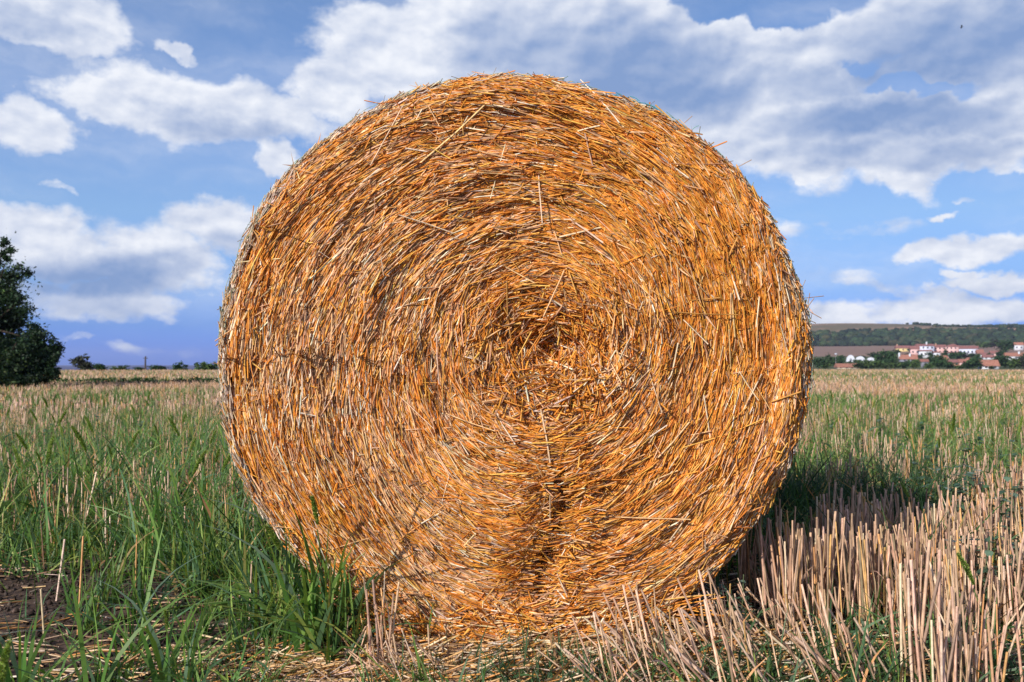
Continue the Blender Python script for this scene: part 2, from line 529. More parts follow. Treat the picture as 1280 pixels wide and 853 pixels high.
def add_straws(G, N, rho, th, Lm, Ls, rad, jit, lift, cols, tilt=0.10, K=2, follow=0.8):
    e = 0.004
    P = face3(rho, th, lift)
    Pa = face3(rho, th + e, lift); Pr = face3(np.clip(rho + e, 0, 1.2), th, lift)
    T = norm(Pa - P)
    Rr = norm(Pr - P)
    Rr = norm(Rr - T * np.sum(T * Rr, 1, keepdims=True))
    Nn = norm(np.cross(T, Rr)); Nn = Nn * np.sign(-Nn[:, 1:2] + 1e-9)
    a = jit
    D = T * np.cos(a)[:, None] + Rr * np.sin(a)[:, None]
    L = np.clip(rng.normal(Lm, Ls, N), 0.012, 0.30)
    tl = rng.normal(0, tilt, N)
    D = norm(D + Nn * tl[:, None])
    sg = rng.choice([-1, 1], N)[:, None]
    D = D * sg
    # bend along the ring: curvature towards the centre ~ L/(2 r)
    r = np.maximum(rho * RX, 0.08)
    B = -Rr * (np.minimum(L / (2 * r), 0.5) * follow)[:, None] + rng.normal(0, 1, (N, 3)) * np.array([0.05, 0.02, 0.05])
    G.add(*prisms(P - D * L[:, None] * 0.5 - B * (L * 0.25)[:, None], D, B, L, rad, K, cols))


def straw_quads(V, F, C): return V, F, C


def straw_cols(N, x, z, dull=0.0):
    orange = [(0.78, 0.285, 0.034), (0.84, 0.36, 0.055), (0.66, 0.215, 0.026), (0.90, 0.46, 0.10), (0.42, 0.12, 0.018)]
    pale = [(0.92, 0.58, 0.32), (0.86, 0.48, 0.23), (0.95, 0.75, 0.56), (0.60, 0.32, 0.17), (0.36, 0.18, 0.09)]
    co = pal(N, orange, [5, 5, 4, 3, 2], 0.14)
    cp = pal(N, pale, [4, 5, 2, 4, 3], 0.14)
    f = 0.38 + 0.45 * NA.fbm(x * 4 + 3, z * 4 + 8, 3) - 0.10 * x - 0.12 * z  # random patches, plus painted sun glint: paler leftward and downward
    pick = rng.random(N) < np.clip(f, 0.15, 0.65)
    return np.where(pick[:, None], cp, co)


def build_bale():
    root = empty('straw_bale', (BX, BY + BL / 2, 0))
    tag(root, 'huge round orange straw bale standing in the middle of the stubble field', 'straw bale')
    off = np.array([-BX, -(BY + BL / 2), 0])
    # core body
    nr, na = 60, 240
    th = np.linspace(0, 2 * np.pi, na, endpoint=False)
    rings = []
    for rho in np.linspace(0.001, 1.0, nr):
        P = face3(np.full(na, rho) * 0.985, th, -0.030); rings.append(P)
    for yy in (0.06, 0.12, 0.4, 0.8, 1.1, 1.18, BL):
        k = 1 - 0.03 * max(0, (yy - 1.15) / 0.07)
        x, z = face_point(np.full(na, 0.985 * k), th)
        rings.append(np.stack([BX + x, np.full(na, BY + yy), CZ + z], -1))
    for rho in (0.9, 0.5, 0.02):
        x, z = face_point(np.full(na, rho), th)
        rings.append(np.stack([BX + x, np.full(na, BY + BL + 0.01), CZ + z], -1))
    V = np.concatenate(rings) + off
    V[:, 2] = np.maximum(V[:, 2], 0.0)
    n = len(rings)
    i = np.arange(n - 1)[:, None]; j = np.arange(na)[None]; j2 = (j + 1) % na
    F = np.stack([i * na + j, i * na + j2, (i + 1) * na + j2, (i + 1) * na + j], -1).reshape(-1, 4)
    m, b = new_mat('packed_straw')
    tc = b.n('ShaderNodeTexCoord').outputs['Object']
    nn = b.noise(b.mapping(tc, scale=(1, 1, 1)), 90, 6, 0.7)
    c = b.ramp(nn, [(0.3, (0.10, 0.04, 0.012)), (0.5, (0.30, 0.12, 0.03)), (0.72, (0.50, 0.24, 0.08))])
    finish(b, principled(b, c, 0.9, 0.1, nn, 1.0, 0.01))
    o = obj('packed_core', np_mesh('packed_core', V, F, None, m, True), root)

    # face straws
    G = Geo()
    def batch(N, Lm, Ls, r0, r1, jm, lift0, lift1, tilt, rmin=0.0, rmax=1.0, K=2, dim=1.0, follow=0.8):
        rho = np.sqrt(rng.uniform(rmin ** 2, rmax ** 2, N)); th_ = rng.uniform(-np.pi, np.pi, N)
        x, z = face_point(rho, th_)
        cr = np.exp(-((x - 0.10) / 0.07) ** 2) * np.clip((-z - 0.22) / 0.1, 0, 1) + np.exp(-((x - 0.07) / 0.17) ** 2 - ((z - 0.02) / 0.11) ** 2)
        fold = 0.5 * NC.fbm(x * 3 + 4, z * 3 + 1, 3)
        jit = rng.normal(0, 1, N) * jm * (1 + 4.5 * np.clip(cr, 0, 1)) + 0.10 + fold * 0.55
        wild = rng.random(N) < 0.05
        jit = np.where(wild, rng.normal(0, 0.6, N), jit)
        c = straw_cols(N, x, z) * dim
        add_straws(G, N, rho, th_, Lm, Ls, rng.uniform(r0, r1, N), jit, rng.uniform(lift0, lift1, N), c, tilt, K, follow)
    batch(30000, 0.07, 0.025, 0.0015, 0.0027, 0.15, -0.034, -0.012, 0.08, dim=0.62)  # buried straws coloured darker, painting shade into the gaps
    batch(56000, 0.085, 0.03, 0.0010, 0.0024, 0.10, -0.016, 0.001, 0.045)
    batch(28000, 0.11, 0.04, 0.0009, 0.0021, 0.10, -0.005, 0.004, 0.03, K=3)
    batch(9000, 0.022, 0.012, 0.0008, 0.0020, 0.9, -0.010, 0.005, 0.25, K=1)
    # crushed flat leaf bits caught between the stalks
    N = 12000
    rho = np.sqrt(rng.uniform(0, 1, N)); th_ = rng.uniform(-np.pi, np.pi, N)
    P = face3(rho, th_, rng.uniform(-0.012, 0.004, N)); T = norm(face3(rho, th_ + .004, 0) - face3(rho, th_, 0))
    D = norm(T * rng.choice([-1, 1], N)[:, None] + rng.normal(0, 0.16, (N, 3)))
    sd_ = norm(np.cross(D, np.array([[0, 1.0, 0]])) + rng.normal(0, 0.35, (N, 3)))
    G.add(*straw_quads(*ribbons(P, D, rng.normal(0, 0.15, (N, 3)), rng.uniform(0.02, 0.07, N), rng.uniform(0.003, 0.0065, N), 3,
                                pal(N, [(0.70, 0.42, 0.22), (0.50, 0.24, 0.09), (0.66, 0.30, 0.08), (0.34, 0.19, 0.10)], [3, 3, 3, 2], .15), side=sd_)))
    # hollow heart: tangled short straws
    N = 2600
    a = rng.uniform(-np.pi, np.pi, N); rr = np.sqrt(rng.random(N)) * 0.20
    X = 0.09 + rr * np.cos(a) * 1.0; Z = 0.01 + rr * np.sin(a) * 0.75
    rho = np.clip(np.hypot(X - 0.06, Z - 0.03) / RX, 0.002, 1); th_ = np.arctan2(Z - 0.03, X - 0.06)
    add_straws(G, N, rho, th_, 0.09, 0.035, rng.uniform(0.0015, 0.0028, N), rng.uniform(-1.2, 1.2, N), rng.uniform(-0.02, 0.012, N), straw_cols(N, X, Z), 0.22, 2, 0.3)
    # long loose straws lying across the face
    N = 90
    rho = np.sqrt(rng.uniform(0.02, 0.80, N)); th_ = rng.uniform(-np.pi, np.pi, N)
    x, z = face_point(rho, th_)
    add_straws(G, N, rho, th_, 0.13, 0.04, rng.uniform(0.0016, 0.0026, N), rng.normal(0, 0.7, N), rng.uniform(0.008, 0.016, N),
               pal(N, [(0.80, 0.50, 0.24), (0.86, 0.62, 0.40), (0.62, 0.30, 0.08)], [4, 3, 3], 0.1), 0.10, 2, 0.2)
    # straws slumping out of the bottom of the face down to the ground
    N = 3000
    xx = rng.normal(0.01, 0.17, N).clip(-0.46, 0.46); t = rng.random(N)
    wdt = np.exp(-(xx / 0.22) ** 2)
    edge = CZ - RZ * np.sqrt(np.clip(1 - (xx / RX) ** 2, 0, 1))
    hh = 0.006 + (0.10 * (1 - t) ** 1.2) * wdt + rng.uniform(0, 0.02, N)
    P = np.stack([BX + xx, BY + 0.05 - (0.05 + 0.05 * t ** 1.2 * wdt) - rng.uniform(0, .02, N), edge * (1 - t) + hh], 1)
    a = rng.normal(0, 0.42, N) + np.arctan(xx * 1.2) + rng.choice([0.15, -0.35], N)
    D = norm(np.stack([np.cos(a), rng.normal(-0.1, 0.22, N), np.sin(a) * 0.8], 1))
    L = rng.uniform(0.04, 0.15, N)
    G.add(*prisms(P - D * L[:, None] * .5, D, rng.normal(0, 0.05, (N, 3)), L, rng.uniform(0.0014, 0.0027, N), 2, straw_cols(N, xx, edge)))
    V = np.concatenate(G.V) + off
    V[:, 2] = np.maximum(V[:, 2], 0.004)
    obj('straw_face', np_mesh('straw_face', V, np.concatenate(G.F), np.concatenate(G.C), M_STRAW), root)

    # weathered outer layer round the drum
    G = Geo()
    N = 26000
    th_ = rng.uniform(-np.pi, np.pi, N)
    yy = np.where(rng.random(N) < 0.55, np.abs(rng.normal(0, 0.045, N)) - 0.004, rng.uniform(0, BL, N)).clip(-0.01, BL)
    inset = np.clip((0.035 - yy) / 0.045, 0, 1) ** 2 * 0.028
    lump = rng.uniform(-0.004, 0.008, N) + 0.008 * NA.fbm(th_ * 8 + 40, yy * 9, 3)
    x, z = face_point(np.ones(N), th_)
    k = 1 + (lump - inset) / 0.73
    P = np.stack([BX + x * k, BY + yy + 0.028, CZ + z * k], 1)
    T = np.stack([-np.sin(th_), np.zeros(N), np.cos(th_)], 1)
    Rd = np.stack([np.cos(th_), np.zeros(N), np.sin(th_)], 1)
    D = norm(T + np.stack([np.zeros(N), rng.normal(0, 0.30, N), np.zeros(N)], 1) + Rd * rng.normal(0, 0.07, N)[:, None])
    L = rng.uniform(0.02, 0.11, N)
    grey = pal(N, [(0.62, 0.48, 0.36), (0.72, 0.58, 0.45), (0.42, 0.31, 0.22), (0.30, 0.30, 0.19), (0.62, 0.34, 0.14)], [5, 5, 3, 1.2, 2], 0.15)
    gold = rng.random(N) < np.clip(0.35 - 0.5 * np.sin(th_) + 0.15 * np.cos(th_), .1, .85)
    grey = np.where(gold[:, None], straw_cols(N, x, z), grey)
    G.add(*prisms(P - D * L[:, None] * 0.5, D, -Rd * (L / 1.46)[:, None], L, rng.uniform(0.0011, 0.0024, N), 2, grey))
    # fuzz sticking out
    N = 900
    th_ = rng.uniform(-0.3, 3.5, N); yy = rng.uniform(0.0, 0.35, N)
    x, z = face_point(np.ones(N), th_)
    P = np.stack([BX + x, BY + yy + 0.02, CZ + z], 1)
    T = np.stack([-np.sin(th_), np.zeros(N), np.cos(th_)], 1) * rng.choice([-1, 1], N)[:, None]
    Rd = np.stack([np.cos(th_), np.zeros(N), np.sin(th_)], 1)
    D = norm(T + Rd * rng.uniform(0.1, 1.0, N)[:, None] + rng.normal(0, 0.3, (N, 3)))
    G.add(*prisms(P, D, rng.normal(0, 0.1, (N, 3)), rng.uniform(0.008, 0.028, N), rng.uniform(0.0005, 0.0012, N), 2,
                  pal(N, [(0.42, 0.30, 0.20), (0.18, 0.13, 0.09), (0.25, 0.24, 0.14)], [3, 3, 1], 0.15)))
    # the cross of straws sticking out at the right edge, and a few others
    for (X, Y, dx, dz, L_) in ((1012, 372, 1, .1, .05), (1008, 386, .6, .9, .045), (1016, 392, .9, -.55, .035), (1010, 380, .1, 1, .04), (276, 455, -1, .1, .03), (470, 192, -.4, .9, .02), (860, 150, .7, .6, .02), (930, 205, .8, .4, .03)):
        d_ = px_dir(X, Y); s_ = (BY + 0.03) / d_.y
        P1 = np.array([[d_.x * s_, BY + 0.03, CAMH + d_.z * s_]]); D1 = norm(np.array([[dx, -0.2, dz]]))
        P1 = P1 - D1 * L_ * 0.6
        G.add(*prisms(P1, D1, np.zeros((1, 3)), np.array([L_ * 1.3]), np.array([0.0012]), 1, np.array([[0.45, 0.28, 0.17]])))
    V = np.concatenate(G.V) + off; V[:, 2] = np.maximum(V[:, 2], 0.003)
    obj('weathered_outer_layer', np_mesh('weathered_outer_layer', V, np.concatenate(G.F), np.concatenate(G.C), M_STUB), root)

    # net wrap: thin pale green threads round the drum
    G = Geo()
    nseg = 150
    ths = np.linspace(-0.55, math.pi + 0.55, nseg)
    for k in range(40):
        yy = 0.035 + k * 0.029
        x, z = face_point(np.ones(nseg), ths)
        r = 1.005 + 0.003 * np.sin(ths * 40 + k)
        P = np.stack([BX + x * r, BY + yy + 0.006 * np.sin(ths * 23 + k * 2.1), CZ + z * r], 1)
        D = P[1:] - P[:-1]; L = np.linalg.norm(D, axis=1)
        cc = pal(nseg - 1, [(0.42, 0.50, 0.36), (0.30, 0.44, 0.34)], [1, 1], 0.1)
        G.add(*prisms(P[:-1], D / L[:, None], np.zeros((nseg - 1, 3)), L * 1.02, np.full(nseg - 1, 0.0008), 1, cc))
    N = 2600
    ta = rng.uniform(-0.5, math.pi + 0.5, N); ya = 0.035 + rng.integers(0, 39, N) * 0.029
    tb = ta + rng.choice([-1, 1], N) * 0.02
    xa, za = face_point(np.ones(N), ta); xb, zb = face_point(np.ones(N), tb)
    Pa = np.stack([BX + xa * 1.006, BY + ya, CZ + za * 1.006], 1); Pb = np.stack([BX + xb * 1.006, BY + ya + 0.029, CZ + zb * 1.006], 1)
    D = Pb - Pa; L = np.linalg.norm(D, axis=1)
    G.add(*prisms(Pa, D / L[:, None], np.zeros((N, 3)), L, np.full(N, 0.0006), 1, pal(N, [(0.42, 0.50, 0.36), (0.30, 0.44, 0.34)], [1, 1], 0.1)))
    V = np.concatenate(G.V) + off
    obj('net_wrap', np_mesh('net_wrap', V, np.concatenate(G.F), np.concatenate(G.C), attr_mat('net_plastic', 0.4, 0.4, 0, 0.1, 20)), root)

    # torn blue-green twine on the rim, upper right
    G = Geo()
    for (X0, X1, n_) in ((772, 822, 26), (690, 745, 12), (845, 880, 8)):
        for q in range(n_):
            Xp = random.uniform(X0, X1)
            thq = math.acos(max(-1, min(1, (Xp - 644) / 370.0))) + random.uniform(-.008, .008)
            x, z = face_point(np.ones(1), np.array([thq]))
            P = np.array([[BX + x[0] * 1.003, BY + random.uniform(0.01, 0.06), CZ + z[0] * 1.003]])
            D = norm(np.array([[math.sin(thq) * random.choice([-1, 1]), random.uniform(-.5, .5), -math.cos(thq) * random.choice([-1, 1]) + random.uniform(-.2, .8)]]))
            Bq = np.array([[random.uniform(-.5, .5), random.uniform(-.3, .3), random.uniform(-.8, .2)]])
            L_ = np.array([random.uniform(0.012, 0.035)])
            G.add(*prisms(P, D, Bq, L_, np.array([0.0009]), 4, np.array([[0.03, 0.30, 0.32] if n_ > 20 else [0.16, 0.36, 0.27]])))
    V = np.concatenate(G.V) + off
    o = obj('net_scrap', np_mesh('net_scrap', V, np.concatenate(G.F), np.concatenate(G.C), attr_mat('twine_plastic', 0.4, 0.4, 0, 0.1, 20)), root)
    tag(o, 'torn scrap of blue-green net on the rim', kind='stuff')


build_bale()

# ------------------------------------------------------------------ vegetation
GREEN = [(0.085, 0.185, 0.042), (0.135, 0.24, 0.058), (0.078, 0.165, 0.080), (0.24, 0.31, 0.080), (0.050, 0.105, 0.032)]
STUBX = 0
FARG = [(0.13, 0.22, 0.070), (0.18, 0.27, 0.09), (0.09, 0.16, 0.05), (0.26, 0.28, 0.11)]
BLUEG = [(0.060, 0.130, 0.060), (0.09, 0.17, 0.085), (0.04, 0.095, 0.045)]
STUB = [(0.70, 0.45, 0.30), (0.78, 0.55, 0.39), (0.56, 0.35, 0.22), (0.70, 0.38, 0.15), (0.38, 0.24, 0.16)]
STUBW = [5, 3, 4, 2, 2]


def under_bale(x, y, h=0.25):
    return (y > BY - 0.05) & (y < BY + BL + 0.05) & (np.abs(x - BX) < 0.62)


def grass_arrays(N, x, y, hm, hs, wm, K=4, cols=GREEN, wts=(4, 3, 3, 2, 2), lean=0.35, droop=0.45, up=1.0, rad=None, z=None):
    a = rng.uniform(0, 2 * np.pi, N)
    ln = np.abs(rng.normal(0, lean, N))
    D = norm(np.stack([np.cos(a) * ln, np.sin(a) * ln, np.full(N, up)], 1))
    dr = np.abs(rng.normal(0, droop, N))
    B = np.stack([np.cos(a) * dr, np.sin(a) * dr, -dr * 0.75], 1)
    L = np.clip(rng.normal(hm, hs, N), hm * 0.3, hm * 2.2)
    W = wm * rng.uniform(0.5, 1.35, N)
    c = pal(N, cols, wts, 0.18)
    dead = rng.random(N) < (0.03 if N < 100 else 0.06)
    c = np.where(dead[:, None], pal(N, [(0.42, 0.30, 0.15), (0.34, 0.20, 0.09)], [1, 1], .15), c)
    zz = terrain(x, y) - 0.01 if z is None else z
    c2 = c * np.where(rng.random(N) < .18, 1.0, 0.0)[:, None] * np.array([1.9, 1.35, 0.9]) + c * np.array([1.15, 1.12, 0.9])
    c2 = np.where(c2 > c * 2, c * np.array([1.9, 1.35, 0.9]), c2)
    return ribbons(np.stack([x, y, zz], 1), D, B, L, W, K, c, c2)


def stub_arrays(N, x, y, hm, hs, rd, lean=0.10, leanv=(0, 0), K=1, sides=4, z=None, cols=STUB, wts=STUBW):
    D = norm(np.stack([rng.normal(leanv[0], lean, N), rng.normal(leanv[1], lean, N), np.ones(N)], 1))
    L = np.clip(rng.normal(hm, hs, N), 0.3 * hm, 1.5 * hm)
    zz = terrain(x, y) - 0.01 if z is None else z
    return prisms(np.stack([x, y, zz], 1), D, rng.normal(0, 0.015, (N, 3)), L, rd * rng.uniform(0.6, 1.3, N), K, pal(N, cols, wts, 0.15), sides)


def fan(N, d0, d1, a0=-40, a1=40, power=1.0):
    """random ground points in the camera's fan between two distances"""
    u = rng.random(N)
    d = (d0 ** (2 * power) + u * (d1 ** (2 * power) - d0 ** (2 * power))) ** (1 / (2 * power))
    a = np.radians(rng.uniform(a0, a1, N))
    return d * np.sin(a) / np.cos(a) * np.cos(a), d * np.cos(a)


def greenness(x, y):
    """0..1: how grassy the field is at a spot"""
    d = np.hypot(x, y)
    g = 0.5 + 0.95 * NA.fbm(x * 0.9 + 30, y * 0.55 + 11, 3)
    left = np.clip((-x - 0.10 * y) / (0.18 * y + 0.4), 0, 1)
    g = g + 0.22 * left * np.clip((16 - d) / 6, 0, 1) * 1.0 - 0.06 * (1 - left) * np.clip((11 - d) / 6, 0, 1) + 0.05
    band = NBn.fbm(x / 26 + 4, y / 6.0 + 9, 3) * 0.8
    rt_ = np.clip(x / (0.1 * y + .1), 0, 1)
    band = band + rt_ * (0.18 * np.clip(1 - np.abs(d - 50) / 25, 0, 1) - 0.22 * np.clip(1 - np.abs(d - 23) / 9, 0, 1)) - (1 - rt_) * 0.12 * np.clip((d - 12) / 10, 0, 1)
    return np.clip(g * np.clip(1.2 - d / 30, 0.25, 1) + np.clip(d / 25, 0, 1) * (0.55 + 1.5 * band) * 0.80, 0, 1)


def field_cover():
    # --- grass (one mass)
    G = Geo()
    def grass(N, d0, d1, hm, hs, wm, K, power=1.0, thr=0.0, **kw):
        N = int(N * 1.25)
        x, y = fan(N, d0, d1, power=power)
        g = greenness(x, y)
        keep = (rng.random(N) < g ** 1.5) & ~under_bale(x, y)
        if d0 < 3:
            soilm = (x < -0.25) & (y < 3.1 + 0.3 * NC(x * 2.1, y * 2.1))  # bare earth in the lower left, tufts are placed there by hand
            keep &= ~(soilm & (rng.random(N) < 0.93))
            keep &= ~((np.abs(x) < 0.62) & (y < 2.3) & (rng.random(N) < 0.8))
            keep &= ~((x > 0.4) & (y < 4.5) & (rng.random(N) < 0.55))
        x, y = x[keep], y[keep]
        hmul = 1.0
        G.add(*grass_arrays(len(x), x, y, hm * hmul, hs, wm, K, **kw))
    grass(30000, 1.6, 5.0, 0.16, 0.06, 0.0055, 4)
    # tall dense grass at the left
    N = 17000
    x, y = fan(N, 3.0, 7.5, -38, -9)
    dense = 0.55 + 1.4 * NC.fbm(x * 1.6, y * 1.6 + 5, 2)
    dense = dense - 0.55 * (NA(x * 2.7 + 4, y * 1.3 + 2) > 0.12)
    k = (rng.random(N) < np.clip(dense, 0.06, 1)) & ~under_bale(x, y) & (x < -0.66)
    k &= ~((y < 3.25) & (x < -1.0) & (rng.random(N) < 0.7))
    G.add(*grass_arrays(k.sum(), x[k], y[k], 0.28, 0.10, 0.0090, 5, lean=0.45, droop=0.45))
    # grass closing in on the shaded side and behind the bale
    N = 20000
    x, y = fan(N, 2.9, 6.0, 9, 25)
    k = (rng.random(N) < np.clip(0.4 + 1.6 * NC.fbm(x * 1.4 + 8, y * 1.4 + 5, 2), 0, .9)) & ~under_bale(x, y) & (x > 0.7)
    G.add(*grass_arrays(k.sum(), x[k], y[k], 0.24, 0.09, 0.0075, 5, cols=[(0.030, 0.075, 0.030), (0.045, 0.10, 0.038), (0.022, 0.05, 0.024), (0.08, 0.13, 0.045)], wts=[4, 4, 3, 1], lean=0.45, droop=0.45))  # dark weedy greens, darkened further to deepen the bale's shadow
    grass(90000, 5.0, 14, 0.21, 0.08, 0.0075, 3, lean=.6, droop=.6, cols=GREEN + FARG, wts=[4, 4, 3, 3, 2, 3, 2, 2, 2])
    grass(110000, 14, 40, 0.20, 0.07, 0.018, 2, 0.8, cols=FARG + GREEN[:2], wts=[3, 3, 2, 1, 2, 2], lean=.5)
    grass(80000, 40, 112, 0.20, 0.06, 0.055, 1, 0.7, cols=FARG, wts=[3, 3, 1, 2], lean=.5)
    N = 2600
    x = rng.normal(0.05, 0.5, N); y = BY - 0.02 - np.abs(rng.normal(0, 0.2, N))
    k = NBn(x * 5 + 2, y * 5) > 0.05
    G.add(*grass_arrays(k.sum(), x[k], y[k], 0.09, 0.04, 0.0055, 4, lean=.5, droop=.5))
    o = obj('grass', G.mesh('grass', M_GRASS)); tag(o, kind='stuff')

    # --- stubble away from the camera (one mass)
    G = Geo()
    def stub(N, d0, d1, hm, hs, rd, power=1.0, K=1, sides=3, rows=True, a0=-40, a1=40):
        N = int(N * 1.25)
        x, y = fan(N, d0, d1, a0, a1, power=power)
        # gather into tussocks
        cs = 0.16 if d0 < 12 else 0.35
        cx = (np.floor(x / cs) + 0.5) * cs; cy = (np.floor(y / cs) + 0.5) * cs
        hx = NC(cx * 13.7, cy * 7.1); hy = NC(cx * 5.3 + 9, cy * 11.9)
        x = cx + hx * cs + (x - cx) * 0.45; y = cy + hy * cs + (y - cy) * 0.45
        g = greenness(x, y)
        keep = (rng.random(N) > g * 0.90) & ~under_bale(x, y)
        keep &= ~((x < -0.3) & (y < 3.4) & (rng.random(N) < 0.93))
        if d0 < 5: keep &= ~((x > -0.5) & (y < 4.3))
        keep &= ~((x > 0.6) & (x < 2.2) & (y > 3.0) & (y < 6.3) & (x / y < .47) & (rng.random(N) < 0.965))
        x, y = x[keep], y[keep]
        G.add(*stub_arrays(len(x), x, y, hm, hs, rd, 0.09, K=K, sides=sides))
    stub(3500, 2.6, 5.0, 0.18, 0.05, 0.0028, sides=4)
    stub(26000, 4.3, 12, 0.19, 0.045, 0.0032)
    stub(42000, 12, 34, 0.155, 0.04, 0.0065, 0.85)
    stub(40000, 34, 112, 0.14, 0.04, 0.020, 0.7)
    o = obj('stubble', G.mesh('stubble', M_STUB)); tag(o, kind='stuff')

    # --- straw litter
    G = Geo()
    N = 15000
    x, y = fan(N, 1.5, 6.0)
    dens = 0.45 + 1.2 * NBn.fbm(x * 2.2 + 3, y * 2.2, 3) + 0.35 * (np.abs(x) < 0.7)
    k = (rng.random(N) < dens) & ~((y > BY + 0.02) & (y < BY + BL) & (np.abs(x) < 0.3))
    x, y = x[k], y[k]; N = len(x)
    a = rng.uniform(0, 2 * np.pi, N)
    # on the left the litter lies mostly crosswise
    a = np.where(rng.random(N) < 0.6, rng.normal(0.1, 0.45, N), a)
    D = norm(np.stack([np.cos(a), np.sin(a), rng.normal(0.0, 0.10, N)], 1))
    L = rng.uniform(0.02, 0.16, N) * np.where(rng.random(N) < 0.5, 0.5, 1)
    z = terrain(x, y) + rng.uniform(0.003, 0.022, N)
    P = np.stack([x, y, z], 1) - D * L[:, None] * 0.5
    P[:, 2] = np.maximum(P[:, 2], terrain(P[:, 0], P[:, 1]) + 0.002)
    cols = pal(N, [(0.60, 0.36, 0.17), (0.66, 0.46, 0.29), (0.46, 0.22, 0.07), (0.72, 0.56, 0.42), (0.28, 0.16, 0.09)], [5, 4, 4, 1.5, 3], 0.15)
    G.add(*prisms(P, D, rng.normal(0, 0.04, (N, 3)), L, rng.uniform(0.0013, 0.0030, N), 2, cols, 3))
    # thick carpet of fallen straw along the foot of the bale
    N = 3600
    x = rng.normal(0.05, 0.42, N); y = BY - 0.03 - np.abs(rng.normal(0, 0.17, N))
    a = rng.normal(0, 0.6, N)
    D = norm(np.stack([np.cos(a), np.sin(a) * .8, rng.normal(0.05, 0.16, N)], 1)); L = rng.uniform(0.03, 0.15, N)
    P = np.stack([x, y, terrain(x, y) + rng.uniform(0.004, 0.040, N) * np.exp(-((BY - y) / .22) ** 2) + .003], 1) - D * L[:, None] * 0.5
    P[:, 2] = np.maximum(P[:, 2], terrain(P[:, 0], P[:, 1]) + 0.002)
    G.add(*prisms(P, D, rng.normal(0, 0.07, (N, 3)), L, rng.uniform(0.0013, 0.0030, N), 2, pal(N, [(0.72, 0.44, 0.20), (0.76, 0.55, 0.36), (0.60, 0.28, 0.07), (0.80, 0.64, 0.48), (0.32, 0.18, 0.09)], [5, 4, 4, 2, 3], 0.15), 3))
    o = obj('straw_litter', G.mesh('straw_litter', M_STUB)); tag(o, kind='stuff')
    # soil crumbs
    G = Geo()
    N = 16000
    x, y = fan(N, 1.5, 3.6)
    s = rng.uniform(0.002, 0.015, N) * rng.uniform(0.4, 1, N)
    ico = np.array([[1, 0, 0], [-1, 0, 0], [0, 1, 0], [0, -1, 0], [0, 0, 1], [0, 0, -1]], float)
    fc = np.array([[0, 2, 4], [2, 1, 4], [1, 3, 4], [3, 0, 4], [2, 0, 5], [1, 2, 5], [3, 1, 5], [0, 3, 5]])
    V = (np.stack([x, y, terrain(x, y) + s * 0.3], 1)[:, None] + ico[None] * s[:, None, None] * rng.uniform(0.5, 1.2, (N, 6, 1))).reshape(-1, 3)
    F = (fc[None] + (np.arange(N) * 6)[:, None, None]).reshape(-1, 3)
    C = np.repeat(pal(N, [(0.07, 0.048, 0.038), (0.11, 0.08, 0.065), (0.04, 0.028, 0.022)], [1, 1, 1], 0.2), 6, 0)
    o = obj('soil_crumbs', np_mesh('soil_crumbs', V, F, C, M_BARK)); tag(o, kind='stuff')


field_cover()


# ---- near individuals
def copy_thing(o, loc, rz, s, label=None, group=None):
    c = o.copy(); COL.objects.link(c)
    c.location = loc; c.rotation_euler = (0, 0, rz); c.scale = (s, s, s)
    if label: c['label'] = label
    if group: c['group'] = group
    for ch in list(o.children):
        k = ch.copy(); COL.objects.link(k); k.parent = c
    return c


def stub_clump_mesh(n, rad, hm, lean, seed, leanv=(0, 0), rd=0.0026):
    global rng
    old = rng; rng = np.random.default_rng(seed)
    a = rng.uniform(0, 2 * np.pi, n); r = rad * np.sqrt(rng.random(n))
    x, y = r * np.cos(a), r * np.sin(a) * 0.7
    G = Geo()
    G.add(*stub_arrays(n, x, y, hm, hm * 0.13, rd, lean, leanv, K=2, sides=5, z=np.full(n, -0.012)))
    # leaf sheaths: ribbons peeling from the stalks
    m = max(3, n // 3)
    i = rng.integers(0, n, m)
    Pz = np.stack([x[i], y[i], rng.uniform(0.02, hm * 0.6, m)], 1)
    D = norm(np.stack([rng.normal(0, .3, m), rng.normal(0, .3, m), np.ones(m)], 1))
    G.add(*ribbons(Pz, D, rng.normal(0, 0.4, (m, 3)), rng.uniform(0.04, 0.10, m), rng.uniform(0.005, 0.009, m), 3, pal(m, STUB, STUBW, 0.15)))
    me = G.mesh('stubble_clump', M_STUB)
    rng = old
    return me


SM = [stub_clump_mesh(n, r, h, l, 50 + i, lv) for i, (n, r, h, l, lv) in enumerate([
    (20, .065, .205, .08, (0, 0)), (15, .055, .19, .09, (.07, 0)), (26, .085, .215, .08, (-.05, 0)), (11, .05, .17, .16, (.14, .05)), (17, .08, .20, .11, (-.12, 0)), (9, .035, .20, .08, (0, 0))])]
SLEAN = [stub_clump_mesh(13, .11, .17, .38, 70, (-.45, .1), .0025), stub_clump_mesh(11, .12, .16, .5, 71, (-.7, 0), .0025), stub_clump_mesh(9, .08, .18, .4, 72, (.4, .1), .0025)]


